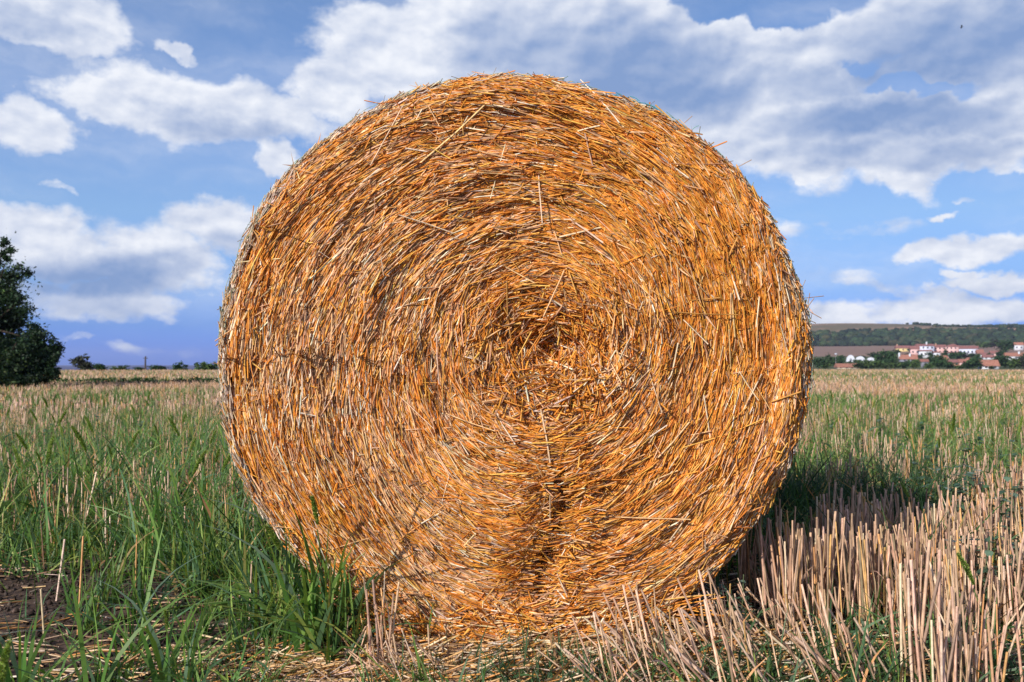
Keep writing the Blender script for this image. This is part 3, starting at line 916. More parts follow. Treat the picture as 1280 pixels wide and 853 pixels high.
def place_stub():
    pts = []
    tries = 0
    def ok(x, y, dmin): return all((x - a) ** 2 + (y - b_) ** 2 > dmin ** 2 for a, b_ in pts)
    # the stubble stand right of the bale
    while len(pts) < 138 and tries < 8000:
        tries += 1
        y = random.uniform(1.75, 4.5); x = random.uniform(0.30 + 0.16 * (4.5 - y) * 0, 0.62 * y)
        X = 640 + x / y * FPX; Yp = 455 + CAMH / y * FPX
        if X < 880: continue
        if X < 960 and Yp > 770: continue
        if X < 1090 and Yp > 800: continue
        if X < 1150 and Yp > 830: continue
        if NA(np.array([x * 2.3 + 5]), np.array([y * 2.3]))[0] > 0.17: continue
        shx = 925 + (768 - Yp) * 2.1
        if Yp < 765 and X < shx and Yp > 640: continue
        if Yp > 700 and random.random() < .25: continue
        if Yp > 890: continue
        if 1010 < X < 1110 and 790 < Yp < 860 and random.random() < 0.9: continue
        if y > BY - .1 and y < BY + BL + .05 and x < 0.66: continue
        if not ok(x, y, 0.085): continue
        pts.append((x, y))
    for x, y in pts:
        X = 640 + x / y * FPX
        i = random.choice([0, 0, 1, 2, 2, 3, 4, 4, 5])
        o = bpy.data.objects.new('stubble_clump', SM[i]); link(o)
        o.location = (x, y, tz(x, y)); o.rotation_euler = (0, 0, random.uniform(-0.5, 0.5)); s = random.uniform(0.86, 1.22)
        o.scale = (s, s, s * random.uniform(0.92, 1.1))
        tag(o, 'clump of cut tan straw stalks standing upright in the stubble right of the bale', 'stubble clump', 'stubble clumps right of the bale')
    # leaning bundles at the foot of the bale
    for X, Y, k, rz, s in ((800, 850, 0, .2, 1), (850, 845, 1, -.1, 1.0), (780, 835, 0, .3, .9), (905, 850, 1, .2, 1.05), (860, 815, 0, -.2, .8), (830, 870, 1, .1, 1.1), (1010, 850, 0, .1, 1.0),
                           (945, 830, 0, -.1, .9), (985, 868, 1, .1, 1.0), (890, 880, 0, 0, 1.1), (775, 860, 1, .1, 1.0), (740, 870, 0, 0, .9), (920, 800, 1, -.3, .9), (880, 830, 0, .4, 1.0), (1040, 870, 0, .2, 1.1)):
        x, y = gp(X + 30, Y)
        o = bpy.data.objects.new('leaning_stubble_clump', SLEAN[k]); link(o)
        o.location = (x, y, tz(x, y)); o.rotation_euler = (0, 0, rz); o.scale = (s, s, s)
        tag(o, 'clump of cut stalks leaning left in front of the bale, right of its middle', 'stubble clump', 'leaning stubble clumps right of the bale foot')
    for X, Y, k, s in ((475, 845, 5, .95), (440, 842, 2, .7), (500, 860, 1, .8), (530, 850, 1, .8)):
        x, y = gp(X, Y)
        me = SM[5] if k == 5 else SLEAN[k]
        o = bpy.data.objects.new('leaning_stubble_clump', me); link(o)
        o.location = (x, y, tz(x, y)); o.rotation_euler = (0, 0, random.uniform(-.4, .4)); o.scale = (s, s, s)
        tag(o, 'small clump of pale straw stalks at the left foot of the bale', 'stubble clump', 'stubble clumps at the left foot of the bale')
    for X, Y, s in ((150, 655, 1.1), (135, 640, 1.0), (165, 640, .9), (25, 600, .9), (95, 580, .9), (230, 590, .8), (205, 565, .8), (55, 555, .9), (240, 520, 1)):
        x, y = gp(X, Y)
        o = bpy.data.objects.new('stubble_clump', SM[random.choice([1, 5, 3])]); link(o)
        o.location = (x, y, tz(x, y)); o.scale = (s, s, s * 1.1)
        tag(o, 'thin clump of tan straw stalks rising through the green grass left of the bale', 'stubble clump', 'stubble clumps in the grass left of the bale')


place_stub()


def tuft_mesh(n, rad, hm, seed, wm=0.0075, cols=GREEN, wts=(4, 3, 3, 2, 1), lean=0.3, droop=0.4):
    global rng
    old = rng; rng = np.random.default_rng(seed)
    a = rng.uniform(0, 2 * np.pi, n); r = rad * np.sqrt(rng.random(n))
    G = Geo()
    G.add(*grass_arrays(n, r * np.cos(a), r * np.sin(a), hm, hm * 0.3, wm, 6, cols, wts, lean, droop, z=np.full(n, -0.01)))
    me = G.mesh('grass_tuft', M_GRASS); rng = old
    return me


TM = [tuft_mesh(26, .035, .20, 100), tuft_mesh(18, .03, .17, 101, lean=.45), tuft_mesh(36, .05, .24, 102, lean=.25), tuft_mesh(14, .02, .24, 103, .009, lean=.5, droop=.3), tuft_mesh(60, .09, .27, 104, lean=.25)]
TB = [tuft_mesh(70, .07, .10, 110, .005, BLUEG, (2, 2, 1), .7, .5), tuft_mesh(55, .06, .085, 111, .0055, BLUEG, (2, 2, 1), .8, .5)]


def place_tufts():
    def put(X, Y, me, s, label, group):
        x, y = gp(X, Y)
        o = bpy.data.objects.new('grass_tuft', me); link(o)
        o.location = (x, y, tz(x, y)); o.rotation_euler = (0, 0, random.uniform(0, 6.28)); o.scale = (s, s, s)
        tag(o, label, 'grass tuft', group)
    g1 = 'grass tufts on the bare soil'
    l1 = 'loose tuft of green grass growing from bare soil and straw litter left of the bale'
    for X, Y, k, s in ((165, 815, 3, 1.0), (150, 850, 1, 1.0), (110, 790, 0, .75), (180, 775, 0, .95), (95, 770, 1, .8), (135, 760, 0, .8), (205, 860, 3, 1.0), (60, 890, 1, .9), (240, 870, 0, .8), (255, 800, 3, .7), (25, 880, 3, 1.0), (290, 880, 1, .9), (120, 880, 3, 1.1),
                       (215, 770, 1, .7), (280, 770, 1, .7), (330, 870, 1, .7), (300, 830, 0, .8), (235, 830, 3, .8)):
        put(X, Y, TM[k], s, l1, g1)
    g2 = 'tall grass tufts at the left foot of the bale'
    l2 = 'tall dense tuft of green grass against the lower left edge of the bale'
    for X, Y, k, s in ((250, 715, 2, 1.0), (275, 700, 4, .85), (225, 700, 4, .8), (300, 720, 2, 1.0), (265, 735, 0, .9), (250, 750, 2, .9), (290, 745, 4, .8), (230, 735, 2, .9), (310, 760, 0, 1.0), (190, 720, 0, .9), (270, 775, 1, 1.0), (240, 680, 4, 1.0), (205, 675, 4, .9), (180, 690, 2, .9),
                       (375, 815, 2, 1.35), (398, 822, 0, 1.4), (418, 812, 3, 1.6), (360, 805, 0, 1.2), (340, 800, 2, 1.2), (405, 808, 2, 1.4), (440, 818, 3, 1.4), (385, 830, 3, 1.4), (425, 835, 2, 1.1), (350, 830, 1, 1.0), (325, 785, 2, 1.0), (450, 820, 1, 1.0)):
        put(X, Y, TM[k], s, l2, g2)
    g3 = 'short blue-green tufts in front of the bale'
    l3 = 'short dense blue-green grass tuft in front of the middle of the bale'
    for X, Y, k, s in ((655, 860, 0, 1.0), (690, 868, 1, 1.0), (720, 855, 0, 1.0), (625, 875, 1, .9), (750, 870, 0, .9), (675, 840, 1, .7), (755, 840, 1, .6), (575, 885, 1, .8), (710, 885, 0, 1.1), (640, 830, 0, .8), (700, 830, 0, .8), (670, 850, 1, 1.1), (730, 845, 0, .9), (610, 850, 0, .9), (770, 830, 1, .9), (790, 855, 0, 1.0), (540, 850, 1, .7)):
        put(X, Y, TB[k], s, l3, g3)
    g4 = 'low green tufts among the right stubble'
    l4 = 'low green grass tuft growing between the straw stalks right of the bale'
    for X, Y, k, s in ((800, 820, 0, 1.0), (835, 850, 0, 1.1), (875, 830, 1, 1.1), (900, 868, 0, 1.1), (945, 850, 0, 1.2), (985, 860, 1, 1.3), (1010, 835, 0, 1.2), (1040, 850, 0, 1.3), (1075, 865, 1, 1.3), (1060, 815, 0, 1.1), (1100, 860, 0, 1.2), (870, 790, 1, 1.0),
                       (920, 805, 0, .9), (1130, 800, 1, 1.2), (1110, 770, 0, 1.5), (1060, 760, 1, 1.3), (1150, 750, 0, 1.6), (1200, 750, 1, 1.7), (1240, 740, 0, 1.7), (1090, 740, 0, 1.4), (1160, 830, 0, 1.4), (1205, 820, 1, 1.5), (1180, 790, 0, 1.2), (1250, 860, 0, 1.2), (1265, 800, 0, 1.3), (1210, 880, 0, 1.2)):
        put(X, Y, TB[k], s, l4, g4)


place_tufts()


def foxtail(name, h, head, seed, lean=0.15, leaves=3, rhead=0.006):
    """foxtail grass plant: stem, leaves, bristly green seed head"""
    global rng
    old = rng; rng = np.random.default_rng(seed)
    root = empty(name)
    a = rng.uniform(0, 6.28)
    D = norm(np.array([[math.cos(a) * lean, math.sin(a) * lean, 1.0]])); B = np.array([[math.cos(a) * .08, math.sin(a) * .08, -.02]])
    col = np.array([[0.14, 0.23, 0.06]])
    obj('stem', np_mesh('stem', *prisms(np.array([[0, 0, -.01]]), D, B, np.array([h]), np.array([0.0014]), 8, col, 5), M_GRASS), root)
    for q in range(leaves):
        t = 0.1 + 0.6 * q / max(1, leaves)
        P = (D * t + B * t * t) * h
        aa = rng.uniform(0, 6.28)
        Dl = norm(np.array([[math.cos(aa) * .7, math.sin(aa) * .7, 1.0]])); Bl = np.array([[math.cos(aa) * .5, math.sin(aa) * .5, -.6]])
        c = pal(1, GREEN, (4, 3, 3, 2, 1), .1)
        obj('leaf', np_mesh('leaf', *ribbons(P, Dl, Bl, np.array([rng.uniform(.10, .2)]), np.array([0.009]), 7, c), M_GRASS), root)
    tip = (D + B)[0] * h; Dh = norm(D + 2 * B)
    # core of the head plus bristles
    G = Geo()
    P0 = tip[None]; Bh = np.array([[math.cos(a) * .12, math.sin(a) * .12, -.05]])
    n = 420
    t = rng.random(n); ph = rng.uniform(0, 6.28, n)
    Pc = P0 + head * (Dh * t[:, None] + Bh * (t * t)[:, None])
    prof = rhead * np.clip(np.sin(np.pi * (0.08 + 0.86 * t)), 0.1, 1) ** 0.6
    ref = np.array([[1.0, 0.2, 0]]); U = norm(np.cross(Dh, ref)); W = np.cross(Dh, U)
    out = U * np.cos(ph)[:, None] + W * np.sin(ph)[:, None]
    Dd = norm(out * 1.0 + Dh * 0.9)
    seedc = pal(n, [(0.26, 0.38, 0.07), (0.34, 0.44, 0.10), (0.18, 0.30, 0.05)], [1, 1, 1], .15)
    G.add(*ribbons(Pc + out * prof[:, None] * 0.3, Dd, np.zeros((n, 3)), prof * 1.1, np.full(n, 0.0028), 2, seedc))
    n = 260
    t = rng.random(n); ph = rng.uniform(0, 6.28, n)
    Pc = P0 + head * (Dh * t[:, None] + Bh * (t * t)[:, None]); out = U * np.cos(ph)[:, None] + W * np.sin(ph)[:, None]
    G.add(*ribbons(Pc, norm(out + Dh * 1.0), np.zeros((n, 3)), rng.uniform(.008, .013, n), np.full(n, 0.0005), 1, pal(n, [(0.42, 0.48, 0.16)], [1], .1)))
    obj('seed_head', G.mesh('seed_head', M_HEAD), root)
    rng = old
    return root


def place_foxtails():
    protos = [foxtail('foxtail_grass', .30, .07, 200), foxtail('foxtail_grass', .24, .06, 201, .25), foxtail('foxtail_grass', .34, .06, 202, .1, 4, .005), foxtail('foxtail_grass', .20, .075, 203, .2, 2)]
    gl = 'foxtail grasses left of the bale'; ll = 'foxtail grass with a bristly yellow-green seed head left of the bale'
    gr = 'foxtail grasses right of the bale'; lr = 'foxtail grass with a thin green seed head rising from the stubble right of the bale'
    spots = []
    for X, Y, h in ((88, 755, .23), (86, 800, .22), (128, 790, .22), (212, 850, .2), (306, 880, .24), (316, 880, .24), (330, 885, .25), (350, 815, .36), (412, 822, .42), (395, 826, .36), (145, 800, .2)):
        spots.append((*gp(X, Y), h, ll, gl))
    for i in range(30):
        X = random.uniform(-5, 262); Y = random.uniform(530, 690)
        spots.append((*gp(X, Y), random.uniform(.34, .50), ll, gl))
    for i in range(34):
        X = random.uniform(1020, 1285); Y = random.uniform(520, 640)
        spots.append((*gp(X, Y), random.uniform(.32, .48), lr, gr))
    for X, Y, h in ((1250, 850, .3), (1262, 760, .33), (1160, 700, .3), (1120, 690, .3)):
        spots.append((*gp(X, Y), h, lr, gr))
    hs = [.37, .30, .40, .275]
    used = set()
    for i, (x, y, h, lab, g) in enumerate(spots):
        k = i % 4
        s = h / hs[k]
        if k not in used:
            o = protos[k]; used.add(k)
            o.location = (x, y, tz(x, y)); o.scale = (s, s, s); o['category'] = 'foxtail grass'; o['label'] = lab; o['group'] = g
        else:
            o = copy_thing(protos[k], (x, y, tz(x, y)), random.uniform(0, 6.28), s, lab, g)
        o['category'] = 'foxtail grass'
    # the near one whose head stands at the left edge of the picture
    o = foxtail('foxtail_grass', .30, .085, 205, 0.02, 2)
    a0 = np.random.default_rng(205).uniform(0, 6.28)
    x, y = -0.628 / FPX * 1000 * 1.20 - math.cos(a0) * .030, 1.20
    o.location = (x, y, tz(x, y))
    o['category'] = 'foxtail grass'
    o['label'] = 'blurred foxtail seed head closest to the camera at the lower left edge'


place_foxtails()


def weed(seed):
    """broad-leaved weed: stem and grey-green leaves"""
    global rng
    old = rng; rng = np.random.default_rng(seed)
    root = empty('broad_leaf_weed')
    h = 0.26
    P = np.zeros((3, 3)); D = norm(np.array([[.1, 0, 1], [-.25, .1, 1], [.3, -.1, .9]])); B = rng.normal(0, .05, (3, 3)); L = np.array([h, h * .8, h * .7])
    obj('stem', np_mesh('stem', *prisms(P, D, B, L, np.full(3, .0022), 4, pal(3, [(0.16, 0.22, 0.10)], [1]), 5), M_GRASS), root)
    n = 46
    i = rng.integers(0, 3, n); t = rng.uniform(.25, 1, n)
    Pl = P[i] + L[i][:, None] * (D[i] * t[:, None] + B[i] * (t * t)[:, None])
    a = rng.uniform(0, 6.28, n)
    Dl = norm(np.stack([np.cos(a), np.sin(a), rng.uniform(-.1, .7, n)], 1))
    side = np.stack([-np.sin(a), np.cos(a), np.zeros(n)], 1)
    c = pal(n, [(0.10, 0.18, 0.10), (0.18, 0.26, 0.19), (0.07, 0.13, 0.07)], [1, 1, 1], .12)
    V, F, C = ribbons(Pl, Dl, np.stack([np.zeros(n), np.zeros(n), -rng.uniform(.1, .4, n)], 1), rng.uniform(.03, .06, n), np.full(n, .001), 5, c, side=side)
    # widen into leaf shapes
    V = V.reshape(n, 6, 2, 3); mid = V.mean(2, keepdims=True); w = np.array([.10, .8, 1.0, .85, .5, .08]) * 0.012
    dirv = norm(V - mid); V = mid + dirv * w[None, :, None, None]
    obj('foliage', np_mesh('foliage', V.reshape(-1, 3), F, C, M_GRASS), root)
    rng = old
    return root


def place_weeds():
    protos = [weed(300), weed(301), weed(302)]
    g = 'broad-leaved weeds in the right stubble'; l = 'grey-green broad-leaved weed growing in the stubble right of the bale'
    sp = [(1182, 690, 1.1), (1195, 640, 1.3), (1250, 660, 1.2), (1140, 640, 1.1), (1165, 600, 1.2), (1210, 590, 1.3), (1262, 610, 1.2), (1235, 760, 1.2), (1225, 780, 1.0), (1120, 590, 1.1), (1080, 575, 1.1), (1100, 555, 1.2), (1260, 560, 1.3), (1190, 555, 1.2), (1040, 560, 1.1), (1275, 700, 1.2), (1060, 640, 1.0), (880, 800, .6), (925, 810, .6), (1150, 560, 1.2), (1205, 660, 1.1), (1170, 655, 1.1)]
    for i, (X, Y, s) in enumerate(sp):
        x, y = gp(X, Y)
        if i < 3:
            o = protos[i]; o.location = (x, y, tz(x, y)); o.scale = (s, s, s)
        else:
            o = copy_thing(protos[i % 3], (x, y, tz(x, y)), random.uniform(0, 6.28), s)
        tag(o, l, 'weed', g)
    g = 'broad-leaved weeds in the left grass'; l = 'grey-green broad-leaved weed half hidden in the grass left of the bale'
    for i, (X, Y, s) in enumerate(((240, 560, 1.1), (175, 555, 1.1), (60, 565, 1.1), (120, 545, 1.2), (20, 560, 1.1))):
        x, y = gp(X, Y)
        o = copy_thing(protos[i % 3], (x, y, tz(x, y)), random.uniform(0, 6.28), s); tag(o, l, 'weed', g)


place_weeds()


# ------------------------------------------------------------------ trees and bushes
def crown_geo(G, c, rx, ry, rz, n, ls, cols, wts, r, clumps=26, hollow=0.55, squash=1.0):
    """leaf-sized faces gathered in clumps through an ellipsoid"""
    cc = []
    while len(cc) < clumps:
        v = r.normal(0, 1, 3); v /= np.linalg.norm(v); q = r.uniform(hollow, 1.0)
        cc.append(v * q)
    cc = np.array(cc)
    i = r.integers(0, clumps, n)
    sz = r.uniform(0.20, 0.44, clumps)[i]
    v = np.clip(r.normal(0, 0.52, (n, 3)), -1.6, 1.6) * sz[:, None]
    u = cc[i] + v
    P = np.array(c) + u * np.array([rx, ry, rz])
    tone = (1 + r.normal(0, 0.22, clumps))[i][:, None]
    C = pal(n, cols, wts, 0.15, r) * np.clip(tone, .5, 1.6)
    a = norm(r.normal(0, 1, (n, 3)) + np.array([0, 0, .2])); b_ = norm(np.cross(a, norm(r.normal(0, 1, (n, 3)))))
    s = ls * r.uniform(.6, 1.3, n)[:, None]
    V = np.stack([P - a * s, P - b_ * s * .45, P + a * s, P + b_ * s * .45], 1).reshape(-1, 3)
    F = np.arange(n * 4).reshape(n, 4)
    G.add(V, F, np.repeat(C, 4, 0))


DARKG = [(0.018, 0.045, 0.018), (0.028, 0.062, 0.022), (0.012, 0.026, 0.014), (0.055, 0.09, 0.025)]


def limb(G, a, b_, r0, r1, c=(0.06, 0.045, 0.035)):
    a = np.array([a], float); b_ = np.array([b_], float); d = b_ - a; L = np.linalg.norm(d, axis=1)
    bend = rng.normal(0, 0.06, (1, 3))
    G.add(*prisms(a, d / L[:, None] - bend, bend, L, np.array([r0]), 4, np.array([c]), 7, r_end=r1 / r0))


def left_tree():
    r = np.random.default_rng(5)
    y = 26.0; k = y / FPX
    def pt(X, Y, yy=y): return ((X - 640) * yy / FPX, yy, CAMH + (455 - Y) * yy / FPX)
    bx = (-30 - 640) * k
    root = empty('leafy_tree', (bx, y, tz(bx, y)))
    tag(root, 'tall dark green tree cut off by the left edge of the photo', 'tree')
    off = np.array([-bx, -y, -tz(bx, y)])
    G = Geo()
    limb(G, (bx, y, -.05), (bx + .1, y, 2.2), .16, .10)
    for X, Y in ((5, 330), (20, 380), (-40, 300), (-90, 340), (25, 420), (-60, 400), (0, 310), (10, 360)):
        limb(G, (bx + r.uniform(-.05, .1), y + r.uniform(-.1, .1), r.uniform(1.0, 2.1)), pt(X, Y, y + r.uniform(-.6, .6)), .055, .012)
    V = np.concatenate(G.V) + off
    obj('trunk', np_mesh('trunk', V, np.concatenate(G.F), np.concatenate(G.C), M_BARK), root)
    G = Geo()
    wt = [4, 4, 3, 1]
    for X, Y, rx, rz, n, cl in ((-30, 380, 66, 80, 12000, 60), (-60, 320, 50, 40, 3500, 16), (4, 320, 16, 12, 600, 6), (10, 345, 24, 18, 1400, 9), (16, 375, 25, 22, 2200, 12), (12, 400, 32, 24, 2800, 14), (-5, 425, 42, 36, 4500, 24), (0, 304, 8, 9, 200, 3)):
        c = pt(X, Y, y + r.uniform(-.5, .5))
        crown_geo(G, c, rx * k, rx * k * .9, rz * k, n, .050, DARKG, wt, r, cl, .25)
    V = np.concatenate(G.V) + off
    obj('crown', np_mesh('crown', V, np.concatenate(G.F), np.concatenate(G.C), M_LEAF), root)
    # the bushes below
    for nm, bxp, lab, blobs in (
        ('bush', 28, 'round dark green bush under the tall tree at the left edge, nearest the bale',
         ((28, 444, 36, 34, 9000, 44), (48, 452, 26, 26, 5000, 24), (60, 438, 15, 20, 1600, 12), (38, 468, 36, 15, 4500, 18), (66, 456, 13, 18, 1500, 10), (36, 418, 24, 15, 1800, 10), (52, 422, 10, 10, 400, 4))),
        ('bush', -10, 'dark green bush with yellowish leaves at the very left edge below the tree',
         ((-5, 455, 36, 34, 7000, 30), (-40, 440, 45, 40, 4000, 16), (10, 468, 24, 16, 2500, 12)))):
        yy = 25.2 if bxp > 0 else 24.4
        x0 = (bxp - 640) * yy / FPX
        rt = empty(nm, (x0, yy, tz(x0, yy))); tag(rt, lab, 'bush')
        of = np.array([-x0, -yy, -tz(x0, yy)])
        G = Geo()
        for q in range(6): limb(G, (x0 + r.uniform(-.1, .1), yy, -.03), (x0 + r.uniform(-.7, .7), yy + r.uniform(-.4, .4), r.uniform(.7, 1.3)), .03, .01)
        obj('stem', np_mesh('stem', np.concatenate(G.V) + of, np.concatenate(G.F), np.concatenate(G.C), M_BARK), rt)
        G = Geo()
        for X, Y, rx, rz, n, cl in blobs:
            kk = yy / FPX
            c = ((X - 640) * kk, yy + r.uniform(-.3, .3), CAMH + (455 - Y) * kk)
            crown_geo(G, c, rx * kk, rx * kk, rz * kk, n, .046, DARKG if bxp > 0 else DARKG + [(0.05, 0.075, 0.015)], wt if bxp > 0 else wt + [2], r, cl, .2)
        V = np.concatenate(G.V) + of
        obj('foliage', np_mesh('foliage', V, np.concatenate(G.F), np.concatenate(G.C), M_LEAF), rt)


left_tree()


def crown_proto(seed, cols, n=420, flat=0.8):
    r = np.random.default_rng(seed); G = Geo()
    # dense inside so that it does not look hollow from afar
    crown_geo(G, (0, 0, .5), .42, .42, .42 * flat / .8, n, .085, cols, [1] * len(cols), r, 20, .3)
    crown_geo(G, (0, 0, .42), .30, .30, .32, n // 2, .10, cols, [1] * len(cols), r, 8, .1)
    return G.mesh('crown', M_FAR)


VG1 = [(0.042, 0.088, 0.032), (0.060, 0.11, 0.040), (0.030, 0.062, 0.026)]
VG2 = [(0.08, 0.13, 0.038), (0.10, 0.155, 0.045), (0.055, 0.10, 0.034)]
VG3 = [(0.075, 0.075, 0.050), (0.055, 0.065, 0.040)]
CROWNS = [crown_proto(400, VG1), crown_proto(401, VG1), crown_proto(402, VG2), crown_proto(403, VG3), crown_proto(404, VG2)]


def trunk_proto():
    G = Geo(); limb(G, (0, 0, -.02), (0.01, 0, .5), .03, .015)
    limb(G, (0, 0, .25), (.2, .05, .55), .015, .006); limb(G, (0, 0, .28), (-.2, -.04, .6), .015, .006)
    return G.mesh('trunk', M_BARK)


TRUNK = trunk_proto()
YS = np.array([tz(d * math.sin(R(25)), d * math.cos(R(25))) for d in np.arange(200, 1100, 4)])


def right_dist(Y):
    """depth at which the right-hand terrain is seen at photo row Y"""
    ds = np.arange(340, 1100, 4.0)
    ys = 455 - (np.array([np.interp(d, ZD, ZR) for d in ds]) - CAMH) / ds * FPX
    i = np.argmin(np.abs(ys - Y))
    return float(ds[i])


def far_tree(X, Yb, w, h, k, d=None, name='broadleaf_tree', cat='tree', label='', group=None, extra=0):
    dist = (d or right_dist(Yb)) + extra
    az = math.atan((X - 640) / FPX)
    yy = dist * math.cos(az); x = dist * math.sin(az)
    z = tz(x, yy)
    kk = yy / FPX
    W = w * kk; H = h * kk
    zb = CAMH + (455 - Yb) * kk
    root = empty(name, (x, yy, z)); root.rotation_euler = (0, 0, random.uniform(0, 6.28))
    tag(root, label, cat, group)
    up = max(0.0, zb - z)
    H = H + up
    cr = obj('crown', CROWNS[k], root); cr.scale = (W * 1.15, W * 1.15, H * 1.08)
    tr = obj('trunk', TRUNK, root); tr.scale = (W * .8, W * .8, H)
    return root


def horizon_left():
    L = [(103, 462, 28, 16, 3, 'greyish small tree on the left horizon, nearest the big dark tree'), (126, 462, 16, 9, 0, 'low bush on the left horizon right beside the greyish small tree'),
         (151, 462.5, 22, 5.5, 4, 'flat light bush on the left horizon between the greyish tree and the pole'), (175, 463, 12, 5, 0, 'smallest dark bush just left of the distant pole'),
         (199, 463, 20, 7.5, 0, 'wide dark bush just right of the distant pole'), (224, 463, 18, 9.5, 1, 'pointed dark bush midway between the distant pole and the bale'), (258, 463, 26, 14, 2, 'rounded green tree on the horizon touching the left edge of the bale')]
    for X, Y, w, h, k, lab in L:
        t = far_tree(X, Y, w, h * 1.0, k, d=98 + random.uniform(0, 8), name='bush' if h < 12 else 'small_tree', cat='bush' if h < 12 else 'tree', label=lab)
        c_ = t.children[0]; c_.scale.x *= 1.1; c_.scale.z *= 1.3; c_.location.z = -c_.scale.z * .22; t.rotation_euler.z = random.uniform(-.4, .4)
    # distant pole
    d = 125.0; az = math.atan((182 - 640) / FPX); x, y = d * math.sin(az), d * math.cos(az); kk = y / FPX
    root = empty('utility_pole', (x, y, tz(x, y))); tag(root, 'thin dark utility pole standing on the left horizon', 'utility pole')
    h = 18 * kk
    c = (0.10, 0.085, 0.08)
    G = Geo(); limb(G, (0, 0, -.1), (0, 0, h), .13, .09, c); obj('post', G.mesh('post', M_BARK), root)
    G = Geo(); G.add(*prisms(np.array([[-.30, 0, h - .25]]), np.array([[1.0, 0, 0]]), np.zeros((1, 3)), np.array([.60]), np.array([.035]), 1, np.array([c]), 4)); obj('crossarm', G.mesh('crossarm', M_BARK), root)
    # hedge strip across the left field
    r = np.random.default_rng(9); G = Geo()
    for q in range(60):
        X = r.uniform(75, 285); Y = r.uniform(478, 483); xx, yy2 = gp(X, Y)
        crown_geo(G, (xx, yy2, tz(xx, yy2) + .10), .45, .3, .13, 80, .05, [(0.03, 0.065, 0.022), (0.045, 0.09, 0.03)], [1, 1], r, 5, .1)
    o = obj('weed_strip', G.mesh('weed_strip', M_FAR)); tag(o, kind='stuff')


horizon_left()

# ------------------------------------------------------------------ village
M_ROOF = [flat_mat('roof_tile_red', (0.25, 0.115, 0.105), .85, .25, 2), flat_mat('roof_tile_orange', (0.34, 0.155, 0.11), .85, .25, 2), flat_mat('roof_tile_brown', (0.30, 0.13, 0.10), .85, .2, 2)]
M_WALL = {'white': flat_mat('white_wall', (0.62, 0.63, 0.68), .8, .06, 1), 'pink': flat_mat('pink_wall', (0.68, 0.44, 0.42), .8, .06, 1), 'yellow': flat_mat('yellow_wall', (0.72, 0.56, 0.26), .8, .06, 1),
          'brick': flat_mat('brick_wall', (0.42, 0.24, 0.17), .9, .15, 3), 'cream': flat_mat('cream_wall', (0.62, 0.52, 0.40), .8, .08, 1), 'grey': flat_mat('grey_wall', (0.22, 0.22, 0.27), .9, .1, 1), 'lavender': flat_mat('blue_white_wall', (0.60, 0.63, 0.76), .8, .05, 1)}
M_PANE = flat_mat('window_glass', (0.04, 0.05, 0.07), .15, .05, 1, .6)
M_SHEET = flat_mat('white_sheeting', (0.58, 0.60, 0.68), .5, .05, 1, .4)


def boxgeo(x0, x1, y0, y1, z0, z1):
    V = np.array([[x0, y0, z0], [x1, y0, z0], [x1, y1, z0], [x0, y1, z0], [x0, y0, z1], [x1, y0, z1], [x1, y1, z1], [x0, y1, z1]], float)
    F = np.array([[0, 3, 2, 1], [4, 5, 6, 7], [0, 1, 5, 4], [1, 2, 6, 5], [2, 3, 7, 6], [3, 0, 4, 7]])
    return V, F


def boxobj(name, parent, m, *b_):
    V, F = boxgeo(*b_)
    return obj(name, np_mesh(name, V, F, None, m), parent)


def house(X0, X1, Yt, Yb, wall, roof, label, roof_frac=0.35, gable='side', chimney=None, windows=(2, 1), d=None, rz=0.0, cat='house', name='village_house', sink=0.0):
    Xc = (X0 + X1) / 2
    dist = d or right_dist(Yb); az = math.atan((Xc - 640) / FPX)
    x, y = dist * math.sin(az), dist * math.cos(az); kk = y / FPX
    z = tz(x, y); zb = CAMH + (455 - Yb) * kk
    W = (X1 - X0) * kk; H = CAMH + (455 - Yt) * kk - z
    root = empty(name, (x, y, z), -az * 0.6 + rz); tag(root, label, cat)
    roof_frac *= .85 if Yb < 447 else 1
    rh = (Yb - Yt) * kk * roof_frac; wh = H - rh; D = max(4.0, W * 0.7)
    w = boxobj('wall', root, M_WALL[wall], -W / 2, W / 2, 0, D, -1.0, wh)
    # roof: gabled, ridge along x ('side') or along y ('front')
    ov = 0.35
    if gable == 'side':
        V = np.array([[-W / 2 - ov, -ov, wh - .12], [W / 2 + ov, -ov, wh - .12], [W / 2 + ov, D / 2, wh + rh], [-W / 2 - ov, D / 2, wh + rh], [W / 2 + ov, D + ov, wh - .12], [-W / 2 - ov, D + ov, wh - .12]])
        F4 = [[0, 1, 2, 3], [3, 2, 4, 5], [0, 5, 4, 1]]; tri = [[1, 4, 2], [0, 3, 5]]
    else:
        V = np.array([[-W / 2 - ov, -ov, wh - .12], [-W / 2 - ov, D + ov, wh - .12], [0, D + ov, wh + rh], [0, -ov, wh + rh], [W / 2 + ov, D + ov, wh - .12], [W / 2 + ov, -ov, wh - .12]])
        F4 = [[0, 3, 2, 1], [3, 5, 4, 2], [0, 1, 4, 5]]; tri = [[0, 5, 3], [1, 2, 4]]
    me = bpy.data.meshes.new('roof'); me.from_pydata([tuple(v) for v in V], [], F4 + tri); me.materials.append(M_ROOF[roof]); me.update()
    ro = obj('roof', me, root)
    if chimney:
        for cx, hh, white in chimney:
            cw = .38
            boxobj('chimney', ro, M_WALL['white' if white else 'brick'], cx * W - cw, cx * W + cw, D * .35 - cw, D * .35 + cw, wh, wh + rh + hh)
    nx, nz = windows
    for iz in range(nz):
        for ix in range(nx):
            cx = (-.5 + (ix + .5) / nx) * W; cz = wh * (iz + .55) / nz; ww, hw = min(.45, W / nx * .22), min(.55, wh / nz * .22)
            boxobj('window', root, M_PANE, cx - ww, cx + ww, -.04, .02, cz - hw, cz + hw)
    return root


